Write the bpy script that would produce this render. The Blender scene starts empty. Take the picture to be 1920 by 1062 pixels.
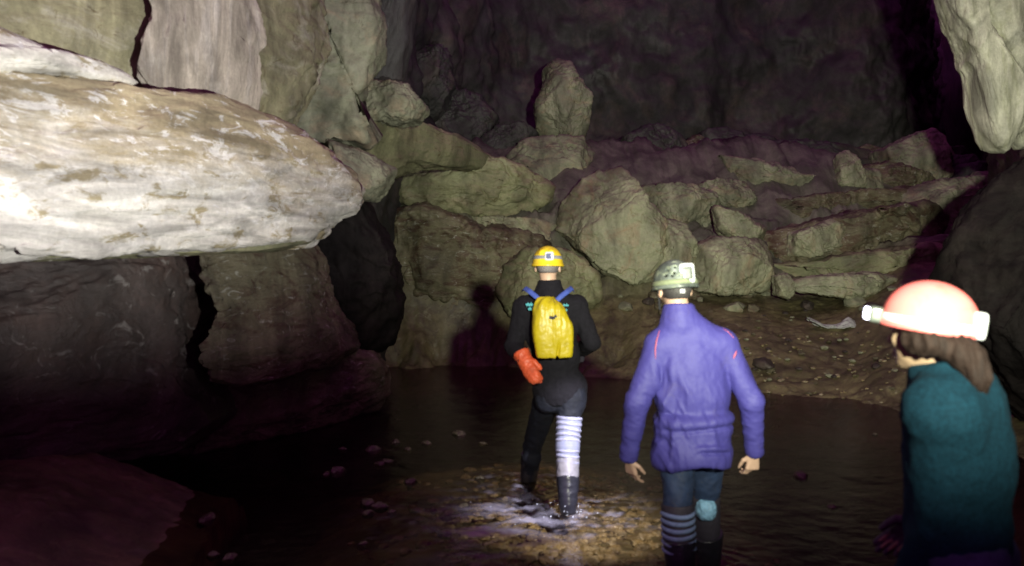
import bpy, math, random
import numpy as np
from mathutils import Vector, Matrix

# ------------------------------------------------------------------ camera, world, lamps, exposure
SC = bpy.context.scene
COL = SC.collection
FPX, HZ, CAMZ = 1598.0, 478.0, 1.72            # focal length in photo pixels, horizon row, eye height

def P(px, py, d):
    """a point of the place seen at photo pixel (px, py), d metres ahead of the camera"""
    return np.array([(px - 960.0) / FPX * d, d, CAMZ + (HZ - py) / FPX * d])

cam_d = bpy.data.cameras.new('camera')
cam_d.sensor_width = 36.0
cam_d.lens = 36.0 * FPX / 1920.0
cam_d.shift_y = -(531.0 - HZ) / 1920.0
cam_d.clip_start = 0.05
cam_d.clip_end = 300
cam_d.dof.use_dof = True                       # the phone missed focus a little: near things are softest
cam_d.dof.focus_distance = 60
cam_d.dof.aperture_fstop = 2.6
cam = bpy.data.objects.new('camera', cam_d)
cam.location = (0, 0, CAMZ)
cam.rotation_euler = (math.radians(90), 0, 0)
COL.objects.link(cam)
SC.camera = cam

W = bpy.data.worlds.new('World')
SC.world = W
W.use_nodes = True
bg = W.node_tree.nodes['Background']
bg.inputs['Color'].default_value = (1.0, 0.17, 0.90, 1)
bg.inputs['Strength'].default_value = 0.22  # purple ambient fill added to lift the blacks, no source in the cave

def spot(name, loc, target, watts, half_deg, blend, color, radius):
    l = bpy.data.lights.new(name, 'SPOT')
    l.energy = watts
    l.spot_size = math.radians(2 * half_deg)
    l.spot_blend = blend
    l.color = color
    l.shadow_soft_size = radius
    o = bpy.data.objects.new(name, l)
    o.location = loc
    o.rotation_euler = (Vector(target) - Vector(loc)).to_track_quat('-Z', 'Y').to_euler()
    COL.objects.link(o)
    return o

# helmet lamp of the caver standing beside the photographer
spot('helmet_lamp_behind', (0.80, -0.2, 2.16), P(1325, 350, 14), 4000, 28.5, 1.0, (0.97, 1.0, 0.78), 0.07)
# lit lamp on the red helmet: it shines on the pale left wall
spot('helmet_lamp_red', (0.985, 2.40, 1.555), (-2.1, 5.6, 6.8), 1080, 60, 0.45, (1.0, 0.99, 0.95), 0.012)
# lamp of the middle caver: it looks down at the water round the first caver's boots
spot('helmet_lamp_middle', (0.80, 4.66, 1.60), P(1085, 935, 5.8), 480, 24, 0.9, (0.95, 0.93, 1.0), 0.015)
# lamp of the first caver, ahead of him
spot('helmet_lamp_first', (0.25, 6.08, 1.72), P(960, 840, 7.4), 60, 30, 0.9, (1.0, 0.95, 0.8), 0.015)

SC.view_settings.view_transform = 'Standard'
SC.view_settings.look = 'None'
SC.view_settings.exposure = 0.0
SC.view_settings.gamma = 1.0
SC.view_settings.use_curve_mapping = False
SC.render.engine = 'CYCLES'
SC.cycles.max_bounces = 6
SC.cycles.transparent_max_bounces = 8
SC.cycles.caustics_reflective = False
SC.cycles.caustics_refractive = False
SC.cycles.sample_clamp_indirect = 4.0

# ------------------------------------------------------------------ numpy noise
_rs = np.random.RandomState(7)
_perm = np.concatenate([_rs.permutation(256)] * 3).astype(np.int32)
_g = _rs.normal(size=(256, 3)); _g /= np.linalg.norm(_g, axis=1)[:, None]

def pn(p):
    p = np.asarray(p, dtype=np.float64)
    i = np.floor(p).astype(np.int64)
    f = p - i
    i &= 255
    u = f * f * f * (f * (f * 6 - 15) + 10)
    out = 0
    for dx in (0, 1):
        hx = _perm[i[..., 0] + dx]
        wx = u[..., 0] if dx else 1 - u[..., 0]
        for dy in (0, 1):
            hy = _perm[hx + i[..., 1] + dy]
            wy = u[..., 1] if dy else 1 - u[..., 1]
            for dz in (0, 1):
                g = _g[_perm[hy + i[..., 2] + dz] & 255]
                wz = u[..., 2] if dz else 1 - u[..., 2]
                out = out + wx * wy * wz * (g[..., 0] * (f[..., 0] - dx) + g[..., 1] * (f[..., 1] - dy) + g[..., 2] * (f[..., 2] - dz))
    return out * 1.6

def fbm(p, octv=4, gain=0.5):
    a, s, t = 1.0, 0.0, 0.0
    p = np.asarray(p, dtype=np.float64)
    for k in range(octv):
        s = s + a * pn(p + k * 17.3)
        t += a
        a *= gain
        p = p * 2.03
    return s / t

def ridged(p, octv=4, gain=0.55):
    a, s, t = 1.0, 0.0, 0.0
    p = np.asarray(p, dtype=np.float64)
    for k in range(octv):
        s = s + a * (1 - 2 * np.abs(pn(p + k * 11.7)))
        t += a
        a *= gain
        p = p * 2.07
    return s / t

def sstep(a, b, x):
    t = np.clip((x - a) / (b - a), 0, 1)
    return t * t * (3 - 2 * t)

# ------------------------------------------------------------------ mesh helpers
def mesh_from(name, V, Q, smooth=True):
    """V (n,3), Q (m,4) quads, or (m,3) triangles"""
    V = np.asarray(V, dtype=np.float32); Q = np.asarray(Q, dtype=np.int32)
    me = bpy.data.meshes.new(name)
    k = Q.shape[1]
    me.vertices.add(len(V)); me.vertices.foreach_set('co', V.ravel())
    me.loops.add(Q.size); me.loops.foreach_set('vertex_index', Q.ravel())
    me.polygons.add(len(Q))
    me.polygons.foreach_set('loop_start', np.arange(0, Q.size, k, dtype=np.int32))
    me.polygons.foreach_set('loop_total', np.full(len(Q), k, dtype=np.int32))
    me.polygons.foreach_set('use_smooth', np.full(len(Q), smooth))
    me.update(calc_edges=True)
    return me

def link(name, me, mat, parent=None, loc=(0, 0, 0), **props):
    o = bpy.data.objects.new(name, me)
    if mat is not None:
        me.materials.append(mat)
    COL.objects.link(o)
    o.location = loc
    if parent is not None:
        o.parent = parent
    for k, v in props.items():
        o[k] = v
    return o

def empty(name, loc, label, category, group=None):
    o = bpy.data.objects.new(name, None)
    o.empty_display_size = 0.1
    COL.objects.link(o)
    o.location = loc
    o['label'] = label
    o['category'] = category
    if group:
        o['group'] = group
    return o

def world_link(name, V, Q, mat, root=None, smooth=True, **props):
    """vertices given in world metres; the object's origin sits at the root (or at the mesh's own base)"""
    V = np.asarray(V, dtype=np.float64)
    if root is not None:
        return link(name, mesh_from(name, V - np.array(root.location), Q, smooth), mat, root, (0, 0, 0), **props)
    c = np.array([V[:, 0].mean(), V[:, 1].mean(), V[:, 2].min()])
    return link(name, mesh_from(name, V - c, Q, smooth), mat, None, tuple(c), **props)

def vnormals(V, Q):
    if Q.shape[1] == 4:
        fn = np.cross(V[Q[:, 2]] - V[Q[:, 0]], V[Q[:, 3]] - V[Q[:, 1]])
    else:
        fn = np.cross(V[Q[:, 1]] - V[Q[:, 0]], V[Q[:, 2]] - V[Q[:, 0]])
    N = np.zeros_like(V)
    for k in range(Q.shape[1]):
        np.add.at(N, Q[:, k], fn)
    return N / (np.linalg.norm(N, axis=1)[:, None] + 1e-12)

def grid_quads(nr, nc):
    i = np.arange(nr - 1)[:, None] * nc + np.arange(nc - 1)[None, :]
    return np.stack([i, i + 1, i + nc + 1, i + nc], axis=-1).reshape(-1, 4)

# ------------------------------------------------------------------ materials
def nodes_of(name):
    m = bpy.data.materials.new(name)
    m.use_nodes = True
    nt = m.node_tree
    for n in list(nt.nodes):
        nt.nodes.remove(n)
    out = nt.nodes.new('ShaderNodeOutputMaterial')
    bs = nt.nodes.new('ShaderNodeBsdfPrincipled')
    nt.links.new(bs.outputs[0], out.inputs[0])
    return m, nt, bs, out

def N_(nt, kind, **kw):
    n = nt.nodes.new(kind)
    for k, v in kw.items():
        if k in ('Scale', 'Detail', 'Roughness', 'Distortion', 'Strength', 'Distance', 'Fac', 'Factor'):
            n.inputs[k].default_value = v
        else:
            setattr(n, k, v)
    return n

def coords(nt, scale=(1, 1, 1), rot=(0, 0, 0)):
    tc = nt.nodes.new('ShaderNodeTexCoord')
    mp = nt.nodes.new('ShaderNodeMapping')
    mp.inputs['Scale'].default_value = scale
    mp.inputs['Rotation'].default_value = rot
    nt.links.new(tc.outputs['Object'], mp.inputs[0])
    return mp.outputs[0]

def noise(nt, vec, scale, detail=6, rough=0.6, dist=0.0):
    n = N_(nt, 'ShaderNodeTexNoise', Scale=scale, Detail=detail, Roughness=rough, Distortion=dist)
    nt.links.new(vec, n.inputs['Vector'])
    return n.outputs['Fac']

def ramp(nt, fac, lo, hi, a=0.0, b=1.0):
    r = nt.nodes.new('ShaderNodeMapRange')
    r.inputs['From Min'].default_value = lo; r.inputs['From Max'].default_value = hi
    r.inputs['To Min'].default_value = a; r.inputs['To Max'].default_value = b
    nt.links.new(fac, r.inputs['Value'])
    return r.outputs[0]

def mixc(nt, fac, a, b, mode='MIX'):
    m = nt.nodes.new('ShaderNodeMix')
    m.data_type = 'RGBA'; m.blend_type = mode
    if isinstance(fac, float): m.inputs[0].default_value = fac
    else: nt.links.new(fac, m.inputs[0])
    for s, x in ((6, a), (7, b)):
        if isinstance(x, tuple): m.inputs[s].default_value = (*x, 1)
        else: nt.links.new(x, m.inputs[s])
    return m.outputs[2]

def rock_material(name, c1, c2, c3, pat=(0.48, 0.62), scale=1.0, strata=1.0, rough=(0.5, 0.9), bump=1.0, vein=None, rot=(0, 0, 0), band=None, far=None, deep=None, st3=(1, 1, 0.5)):
    m, nt, bs, out = nodes_of(name)
    v = coords(nt, (1, 1, strata), rot)
    v1 = coords(nt)
    col = mixc(nt, ramp(nt, noise(nt, v, 1.1 * scale, 5, 0.6, 0.4), 0.35, 0.65), c1, c2)
    col = mixc(nt, ramp(nt, noise(nt, v, 3.2 * scale, 9, 0.68, 0.7), pat[0], pat[1]), col, c3)
    if vein:
        col = mixc(nt, ramp(nt, noise(nt, v, 7.0 * scale, 8, 0.7, 1.2), 0.58, 0.66), col, vein)
    if band:                                                    # deposit that changes with height on the rock
        sx = nt.nodes.new('ShaderNodeSeparateXYZ'); nt.links.new(v1, sx.inputs[0])
        ad = nt.nodes.new('ShaderNodeMath'); ad.operation = 'MULTIPLY_ADD'; ad.inputs[1].default_value = 1.5
        nt.links.new(noise(nt, coords(nt, (0.5, 0.5, 2.0)), 1.6, 9, 0.72, 0.6), ad.inputs[0]); nt.links.new(sx.outputs[2], ad.inputs[2])
        col = mixc(nt, ramp(nt, ad.outputs[0], band[0], band[1]), col, band[2])
        col = mixc(nt, ramp(nt, noise(nt, coords(nt, (0.7, 0.7, 2.6), (0, 0.25, 0)), 4.2, 10, 0.75, 0.9), 0.545, 0.575), col, c1)
    if far:                                                     # bare rock beyond the mud
        sx = nt.nodes.new('ShaderNodeSeparateXYZ'); nt.links.new(nt.nodes.new('ShaderNodeNewGeometry').outputs['Position'], sx.inputs[0])
        col = mixc(nt, ramp(nt, sx.outputs[1], far[0], far[1]), col, far[2])
        col = mixc(nt, ramp(nt, sx.outputs[2], deep[0], deep[1]), deep[2], col)   # unlit deeper water: its darkness put into the bed colour
    st = ramp(nt, noise(nt, coords(nt, st3), 1.9 * scale, 8, 0.62, 1.0), 0.38, 0.60, 0.48, 1.15)
    sc3 = nt.nodes.new('ShaderNodeCombineColor')
    for k in range(3): nt.links.new(st, sc3.inputs[k])
    col = mixc(nt, 1.0, col, sc3.outputs[0], 'MULTIPLY')
    g = ramp(nt, noise(nt, v1, 28 * scale, 8, 0.75), 0.25, 0.75, 0.75, 1.2)
    gc = nt.nodes.new('ShaderNodeCombineColor')
    for k in range(3): nt.links.new(g, gc.inputs[k])
    col = mixc(nt, 1.0, col, gc.outputs[0], 'MULTIPLY')
    nt.links.new(col, bs.inputs['Base Color'])
    nt.links.new(ramp(nt, noise(nt, v1, 2.3 * scale, 6, 0.6), 0.35, 0.65, rough[0], rough[1]), bs.inputs['Roughness'])
    b1 = N_(nt, 'ShaderNodeBump', Strength=0.5 * bump, Distance=0.05)
    nt.links.new(noise(nt, v, 7 * scale, 10, 0.68, 0.5), b1.inputs['Height'])
    b2 = N_(nt, 'ShaderNodeBump', Strength=0.3 * bump, Distance=0.01)
    nt.links.new(noise(nt, v1, 42 * scale, 8, 0.7), b2.inputs['Height'])
    nt.links.new(b1.outputs[0], b2.inputs['Normal'])
    nt.links.new(b2.outputs[0], bs.inputs['Normal'])
    return m

def plain(name, col, rough=0.6, metallic=0.0, var=0.15, nscale=40, bump=0.2, bdist=0.002, emit=None, sheen=0.0, spec=0.5, stretch=(1, 1, 1), coat=0.0, dirt=0.0):
    m, nt, bs, out = nodes_of(name)
    v = coords(nt, stretch)
    n1 = noise(nt, v, nscale, 6, 0.65)
    g = ramp(nt, n1, 0.3, 0.7, 1 - var, 1 + var)
    gc = nt.nodes.new('ShaderNodeCombineColor')
    for k in range(3): nt.links.new(g, gc.inputs[k])
    cc_ = mixc(nt, 1.0, tuple(col), gc.outputs[0], 'MULTIPLY')
    if dirt:
        cc_ = mixc(nt, ramp(nt, noise(nt, coords(nt), 9, 10, 0.75, 0.8), 0.56, 0.70, 0.0, dirt), cc_, (0.10, 0.075, 0.045))
    nt.links.new(cc_, bs.inputs['Base Color'])
    bs.inputs['Roughness'].default_value = rough
    bs.inputs['Metallic'].default_value = metallic
    bs.inputs['Specular IOR Level'].default_value = spec
    bs.inputs['Coat Weight'].default_value = coat
    if sheen:
        bs.inputs['Sheen Weight'].default_value = sheen
    b = N_(nt, 'ShaderNodeBump', Strength=bump, Distance=bdist)
    nt.links.new(n1, b.inputs['Height'])
    nt.links.new(b.outputs[0], bs.inputs['Normal'])
    if emit:
        bs.inputs['Emission Color'].default_value = (*emit[0], 1)
        bs.inputs['Emission Strength'].default_value = emit[1]
    return m

M = {}
M['calcite'] = rock_material('white_calcite', (0.82, 0.80, 0.73), (0.68, 0.65, 0.56), (0.42, 0.36, 0.22), (0.535, 0.60), 0.9, 2.6, (0.45, 0.8), 1.0, (0.84, 0.83, 0.78), (0, 0.12, 0), band=(1.28, 1.66, (0.44, 0.37, 0.23)), st3=(0.5, 0.5, 3.0))
M['olive'] = rock_material('olive_limestone', (0.38, 0.36, 0.21), (0.27, 0.26, 0.15), (0.50, 0.48, 0.36), (0.50, 0.66), 0.8, 1.6, (0.45, 0.85), 1.1, (0.20, 0.17, 0.09))
M['flow'] = rock_material('pink_grey_flowstone', (0.56, 0.50, 0.40), (0.46, 0.42, 0.33), (0.62, 0.58, 0.50), (0.5, 0.65), 1.4, 0.22, (0.4, 0.7), 0.9)
M['grey'] = rock_material('grey_green_limestone', (0.34, 0.34, 0.24), (0.26, 0.27, 0.18), (0.40, 0.33, 0.22), (0.50, 0.68), 0.7, 1.8, (0.5, 0.85), 1.2, (0.18, 0.17, 0.11))
M['yellow'] = rock_material('yellow_green_limestone', (0.33, 0.32, 0.18), (0.27, 0.28, 0.16), (0.36, 0.31, 0.20), (0.50, 0.66), 0.7, 3.0, (0.4, 0.8), 1.1, (0.20, 0.17, 0.08))
M['pale'] = rock_material('pale_buff_limestone', (0.45, 0.45, 0.31), (0.35, 0.36, 0.23), (0.42, 0.32, 0.21), (0.52, 0.68), 0.7, 0.8, (0.5, 0.85), 1.1, (0.30, 0.26, 0.16))
M['brown'] = rock_material('brown_stained_shaded_limestone', (0.17, 0.145, 0.09), (0.23, 0.21, 0.13), (0.11, 0.07, 0.045), (0.48, 0.60), 0.9, 2.4, (0.4, 0.8), 1.3, (0.44, 0.43, 0.36))  # brown stain, with the shade at centre left darkened into the base tones
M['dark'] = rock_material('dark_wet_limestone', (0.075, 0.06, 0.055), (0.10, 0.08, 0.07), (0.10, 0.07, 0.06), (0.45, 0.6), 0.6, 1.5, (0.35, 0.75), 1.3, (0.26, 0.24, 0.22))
M['black'] = rock_material('shade_black_limestone', (0.022, 0.018, 0.018), (0.032, 0.026, 0.024), (0.018, 0.015, 0.015), (0.45, 0.6), 0.6, 1.5, (0.6, 0.85), 1.2)  # near-black copy of the dark rock: shade put into its colour
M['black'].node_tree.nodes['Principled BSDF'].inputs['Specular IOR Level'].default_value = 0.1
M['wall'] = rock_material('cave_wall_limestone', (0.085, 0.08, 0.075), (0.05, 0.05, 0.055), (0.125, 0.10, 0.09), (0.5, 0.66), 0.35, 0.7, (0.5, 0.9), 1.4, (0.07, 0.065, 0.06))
M['greenwhite'] = rock_material('drapery_calcite', (0.62, 0.60, 0.50), (0.52, 0.51, 0.40), (0.42, 0.42, 0.28), (0.5, 0.66), 1.6, 0.3, (0.35, 0.65), 0.8)
M['mud'] = rock_material('brown_mud', (0.15, 0.13, 0.065), (0.20, 0.17, 0.085), (0.10, 0.075, 0.045), (0.5, 0.62), 0.9, 1, (0.3, 0.7), 1.0, (0.24, 0.22, 0.14))
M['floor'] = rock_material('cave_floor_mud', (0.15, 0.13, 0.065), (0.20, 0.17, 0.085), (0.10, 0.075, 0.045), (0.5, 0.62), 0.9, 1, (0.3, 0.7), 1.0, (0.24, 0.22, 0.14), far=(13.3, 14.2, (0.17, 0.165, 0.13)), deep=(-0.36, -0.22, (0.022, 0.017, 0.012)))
M['cobble'] = rock_material('wet_cobble', (0.12, 0.11, 0.07), (0.18, 0.17, 0.11), (0.12, 0.10, 0.08), (0.5, 0.65), 5, 1, (0.08, 0.35), 0.6)

# ------------------------------------------------------------------ rocks
def cube_sphere(n):
    t = np.tan(np.linspace(-math.pi / 4, math.pi / 4, n + 1))
    a, b = np.meshgrid(t, t, indexing='ij')
    o = np.ones_like(a)
    faces = [np.stack(q, -1) for q in ((o, a, b), (-o, b, a), (b, o, a), (a, -o, b), (a, b, o), (b, a, -o))]
    V, Q, off = [], [], 0
    for f in faces:
        V.append(f.reshape(-1, 3)); Q.append(grid_quads(n + 1, n + 1) + off); off += (n + 1) ** 2
    V = np.concatenate(V); Q = np.concatenate(Q)
    V /= np.linalg.norm(V, axis=1)[:, None]
    key = np.round(V * 1e5).astype(np.int64)
    _, idx, inv = np.unique(key, axis=0, return_index=True, return_inverse=True)
    V = V[idx]; Q = inv.reshape(-1)[Q]
    # consistent outward winding
    c = V[Q].mean(axis=1)
    fn = np.cross(V[Q[:, 2]] - V[Q[:, 0]], V[Q[:, 3]] - V[Q[:, 1]])
    flip = (fn * c).sum(1) < 0
    Q[flip] = Q[flip][:, ::-1]
    return V, Q

_CS = {n: cube_sphere(n) for n in (6, 10, 26, 44, 56, 80)}

def rock_geo(poly, thick, seed, facets=7, rough=0.05, boxy=0.6, n=44, detail=1.0, strata=0.0, flute=0.0, back=1.0, grow=1.04, crack=0.02):
    """poly: list of (px, py, d). A solid whose face towards the camera has this outline; 'thick' = its half depth in metres"""
    rng = np.random.RandomState(seed)
    pts = np.array([P(*q) for q in poly])
    c = pts.mean(axis=0)
    # area centroid in the x-z plane
    x, z = pts[:, 0], pts[:, 2]
    xr, zr = np.roll(x, -1), np.roll(z, -1)
    cr = x * zr - xr * z
    A = cr.sum() / 2
    cx, cz = ((x + xr) * cr).sum() / (6 * A), ((z + zr) * cr).sum() / (6 * A)
    # plane y = c + gx (x-cx) + gz (z-cz)
    G = np.linalg.lstsq(np.stack([x - cx, z - cz, np.ones_like(x)], 1), pts[:, 1], rcond=None)[0]
    c = np.array([cx, G[2], cz])
    th = np.arctan2(z - cz, x - cx); rr = np.hypot(x - cx, z - cz)
    # radial function of the polygon by ray casting
    tt = np.linspace(-math.pi, math.pi, 721)
    R = np.zeros_like(tt)
    dx, dz = np.cos(tt), np.sin(tt)
    for i in range(len(x)):
        j = (i + 1) % len(x)
        ex, ez = x[j] - x[i], z[j] - z[i]
        px_, pz_ = x[i] - cx, z[i] - cz
        den = dx * ez - dz * ex
        den = np.where(np.abs(den) < 1e-9, 1e-9, den)
        t = (px_ * ez - pz_ * ex) / den
        s = (px_ * dz - pz_ * dx) / den
        ok = (t > 0) & (s >= -1e-6) & (s <= 1 + 1e-6)
        R = np.where(ok & (t > R), t, R)
    S, Q = _CS[n]
    rho = np.hypot(S[:, 0], S[:, 2]); an = np.arctan2(S[:, 2], S[:, 0])
    r = np.interp(an, tt, R)
    size = rr.mean()
    sn = S[:, 1]
    pr = rho ** boxy
    V = np.stack([np.cos(an) * pr * r, np.sign(sn) * np.abs(sn) ** boxy * thick, np.sin(an) * pr * r], 1)
    V[:, 1] = np.where(V[:, 1] > 0, V[:, 1] * back, V[:, 1])
    # facets: planes that shave the block off on the near side
    sc_ = np.array([size, thick, size])
    q = V / sc_
    for k in range(facets):
        nn = rng.normal(size=3); nn[1] = -abs(nn[1]) - 0.75; nn /= np.linalg.norm(nn)
        sup = (q @ nn).max()
        h = sup * rng.uniform(0.66, 0.93)
        e = q @ nn - h
        q = q - np.where(e > 0, e, 0)[:, None] * nn[None, :] * 0.92
    V = q * sc_
    Np = vnormals(V, Q)
    W_ = V + c
    o = seed * 3.71
    d = rough * size * (1.6 * fbm(W_ * (1.3 / size) + o, 4) + 1.2 * ridged(W_ * (2.2 / size) + o, 5) - 0.9 * np.abs(fbm(W_ * (1.7 / size) + o + 5, 2)) ** 0.5)
    d += 0.020 * detail * ridged(W_ * 4.5 + o, 4) + 0.010 * detail * fbm(W_ * 14 + o, 3)
    cn = fbm(W_ * (1.25 / size) + o + 40, 3)
    d -= crack * size * np.exp(-(cn / 0.022) ** 2)
    if strata:
        lay = W_[:, 2] * 7 + 0.7 * fbm(W_ * 0.8 + o, 2) * 4 + W_[:, 0] * 0.5
        d += strata * (np.abs(((lay) % 1.0) - 0.5) ** 0.5 - 0.5)
    if flute:
        ph = W_[:, 0] * 9 + W_[:, 1] * 5 + 1.6 * fbm(W_ * np.array([1, 1, 0.3]) + o, 3) * 3
        d += flute * (1 - np.abs(np.sin(ph * 2.1))) + flute * 0.5 * fbm(W_ * np.array([22, 22, 2.5]), 2)
    V = W_ + Np * d[:, None]
    ctr = V.mean(axis=0); V[:, 0] = ctr[0] + (V[:, 0] - ctr[0]) * grow; V[:, 2] = ctr[2] + (V[:, 2] - ctr[2]) * grow
    V[:, 1] += G[0] * (V[:, 0] - cx) + G[1] * (V[:, 2] - cz)
    return V, Q

def rock(name, label, cat, poly, d, thick, mat, seed, group=None, root=None, **kw):
    """poly in photo pixels (px, py) or (px, py, extra depth)"""
    pl = [(q[0], q[1], (d(q[0], q[1]) if callable(d) else d) + (q[2] if len(q) > 2 else 0)) for q in poly]
    V, Q = rock_geo(pl, thick, seed, **kw)
    props = {}
    if root is None:
        props = dict(label=label, category=cat)
        if group: props['group'] = group
    return world_link(name, V, Q, M[mat], root, **props)

def patch(ctrl, nr, nc):
    """Catmull-Rom surface through a grid of world points (rows, cols, 3)"""
    C_ = np.asarray(ctrl, dtype=np.float64)
    def along(A, n):
        k = A.shape[0]
        t = np.linspace(0, k - 1, n); i = np.minimum(t.astype(int), k - 2); f = (t - i).reshape(-1, *([1] * (A.ndim - 1)))
        p0 = A[np.maximum(i - 1, 0)]; p1 = A[i]; p2 = A[i + 1]; p3 = A[np.minimum(i + 2, k - 1)]
        return 0.5 * ((2 * p1) + (-p0 + p2) * f + (2 * p0 - 5 * p1 + 4 * p2 - p3) * f ** 2 + (-p0 + 3 * p1 - 3 * p2 + p3) * f ** 3)
    S = along(C_, nr)
    S = along(S.transpose(1, 0, 2), nc).transpose(1, 0, 2)
    return S.reshape(-1, 3), grid_quads(nr, nc)

# ------------------------------------------------------------------ cave walls
def cave_wall():
    cols = [(-1500, 2.2), (-700, 3.6), (-250, 4.7), (60, 5.7), (300, 6.9), (480, 8.4), (600, 9.9), (690, 11.8), (745, 13.8), (820, 17.5), (930, 20.5), (1080, 21.5), (1250, 21.2), (1430, 21.5), (1600, 21), (1700, 21.3), (1738, 23.5), (1748, 30), (1770, 46)]
    rows = [6.5, 4.9, 3.6, 2.6, 1.9, 1.2, 0.5, -0.6]
    grid = []
    for r, z in enumerate(rows):
        line = []
        for px, d in cols:
            f = 1 + 0.02 * (3 - min(r, 3))
            zz = z if d < 12 else z * (1 + (d - 12) / 9)
            dd = d
            if z < 2.0 and d < 9: dd = d + 0.9 * (1 - abs(z - 1.0) / 2)
            x = (px - 960) / FPX * d
            line.append([x - (dd - d) * 0.9, dd, zz])
        grid.append(line)
    V, Q = patch(grid, 230, 620)
    N = vnormals(V, Q)
    flat = (V[:, 1] > 15)
    amp = np.where(flat, 0.55, 0.26)
    d = amp * (1.3 * fbm(V * 0.55 + 3, 5) + 0.28 * ridged(V * np.array([0.9, 0.9, 0.6]) + 8, 4)) + 0.03 * ridged(V * 5, 4)
    V = V + N * d[:, None]
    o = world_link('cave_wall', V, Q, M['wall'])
    o['kind'] = 'structure'

def side_wall():
    grid = []
    cols = [(2700, 1.6), (2250, 3.6), (2060, 5.5), (1975, 7.5), (1905, 9.5), (1865, 13), (1840, 18), (1835, 28), (1835, 46)]
    for r, z in enumerate([7, 5.0, 3.6, 2.6, 1.7, 0.9, 0.1, -0.6]):
        line = []
        for px, d in cols:
            lean = [0.9, 0.5, 0.2, 0.0, 0.0, -0.05, -0.2, -0.4][r]
            line.append([(px - 960) / FPX * d - (-lean) * 0.6, d, z * (1 + min(max(0, d - 9), 5) / 9)])
        grid.append(line)
    V, Q = patch(grid, 150, 260)
    Q = Q[:, ::-1]
    N = vnormals(V, Q)
    d = 0.22 * (fbm(V * 0.7 + 31, 4) + 0.7 * ridged(V * 1.5 + 5, 4)) + 0.03 * ridged(V * 5, 4)
    o = world_link('cave_wall_right', V + N * d[:, None], Q, M['dark'])
    o['kind'] = 'structure'
    # the passage closes far back
    V, Q = patch([[[x, 44 + 2 * math.sin(x), z] for x in (14, 18, 22, 26, 30)] for z in (18, 12, 4, -1)], 40, 60)
    V = V + 0.6 * fbm(V * 0.4, 4)[:, None]
    o = world_link('cave_wall_far', V, Q, M['wall'])
    o['kind'] = 'structure'

def floor_z(x, y):
    p = np.stack([x, y, np.zeros_like(x)], -1)
    n = fbm(p * 0.6 + 4, 4)
    ys = 13.0 - 1.1 * sstep(0.3, 1.2, x) - 1.7 * sstep(1.2, 3.4, x) + 0.8 * fbm(p * 0.6 + 9, 2) + 0.35 * fbm(p * 2.5 + 2, 3)
    ys = np.minimum(ys, 13.3)
    z = -0.16 + 0.10 * n - 0.25 * sstep(0.9, 2.2, np.hypot(x - 0.25, (y - 6.2) * 0.8))
    t = y - ys
    bank = np.where(t > 0, 1.12 * (np.maximum(t, 0) / (13.7 - ys)) ** 1.15, 0.35 * t)
    z = np.maximum(z, np.minimum(bank, 2.0) + 0.05 * n)
    # rubble slope behind the boulders
    z = z + np.minimum(np.maximum(0, y - 13.9) * 0.62, 1.75) * (1 - sstep(5.5, 9, x) * 0.75)
    # mud bank at the left
    edge = -2.22 + 0.10 * np.sin(y * 1.7) + 0.08 * n
    mb = sstep(0, 0.75, edge - x) * (1 - sstep(6.2, 6.9, y - 0.3 * (x + 2.3)))
    e_ = 1 - sstep(6.2, 7.0, y - 0.3 * (x + 2.3))
    z = np.maximum(z, np.where(edge - x > -0.3, (0.44 * sstep(-0.3, 1.0, edge - x) - 0.05 + 0.05 * n) * e_ - (1 - e_), -9))
    z = z + sstep(-3.0, -4.2, x) * 0.35 * sstep(6, 8, y)
    # foot of the right wall
    z = z + sstep(2.3, 4.2, x - 0.25 * (y - 4)) * 0.6 * (y < 14)
    return z

def cave_floor():
    ys = np.concatenate([np.linspace(-3, 3, 30, endpoint=False), np.linspace(3, 15, 420, endpoint=False), np.linspace(15, 48, 130)])
    xs = np.concatenate([np.linspace(-12, -4.5, 25, endpoint=False), np.linspace(-4.5, 6.5, 380, endpoint=False), np.linspace(6.5, 34, 60)])
    Y, X = np.meshgrid(ys, xs, indexing='ij')
    Z = floor_z(X, Y)
    p = np.stack([X, Y, Z], -1)
    peb = np.clip(ridged(p * 7, 2), 0, 1)
    Z = Z + 0.018 * fbm(p * 6, 3) + 0.022 * peb * (fbm(p * 0.8 + 2, 2) > -0.05)
    Z = Z + np.where(Y > 13.6, 0.35 * ridged(p * 0.9, 4), 0)
    V = np.stack([X, Y, Z], -1).reshape(-1, 3)
    o = world_link('cave_floor', V, grid_quads(len(ys), len(xs))[:, :], M['floor'])
    o['kind'] = 'structure'

FEET = [(P(1064, 958, 5.66)[:2], 0.42), (P(992, 905, 6.42)[:2], 0.35), (P(1276, 1095, 4.32)[:2], 0.22), (P(1328, 1060, 4.72)[:2], 0.22)]

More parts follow.
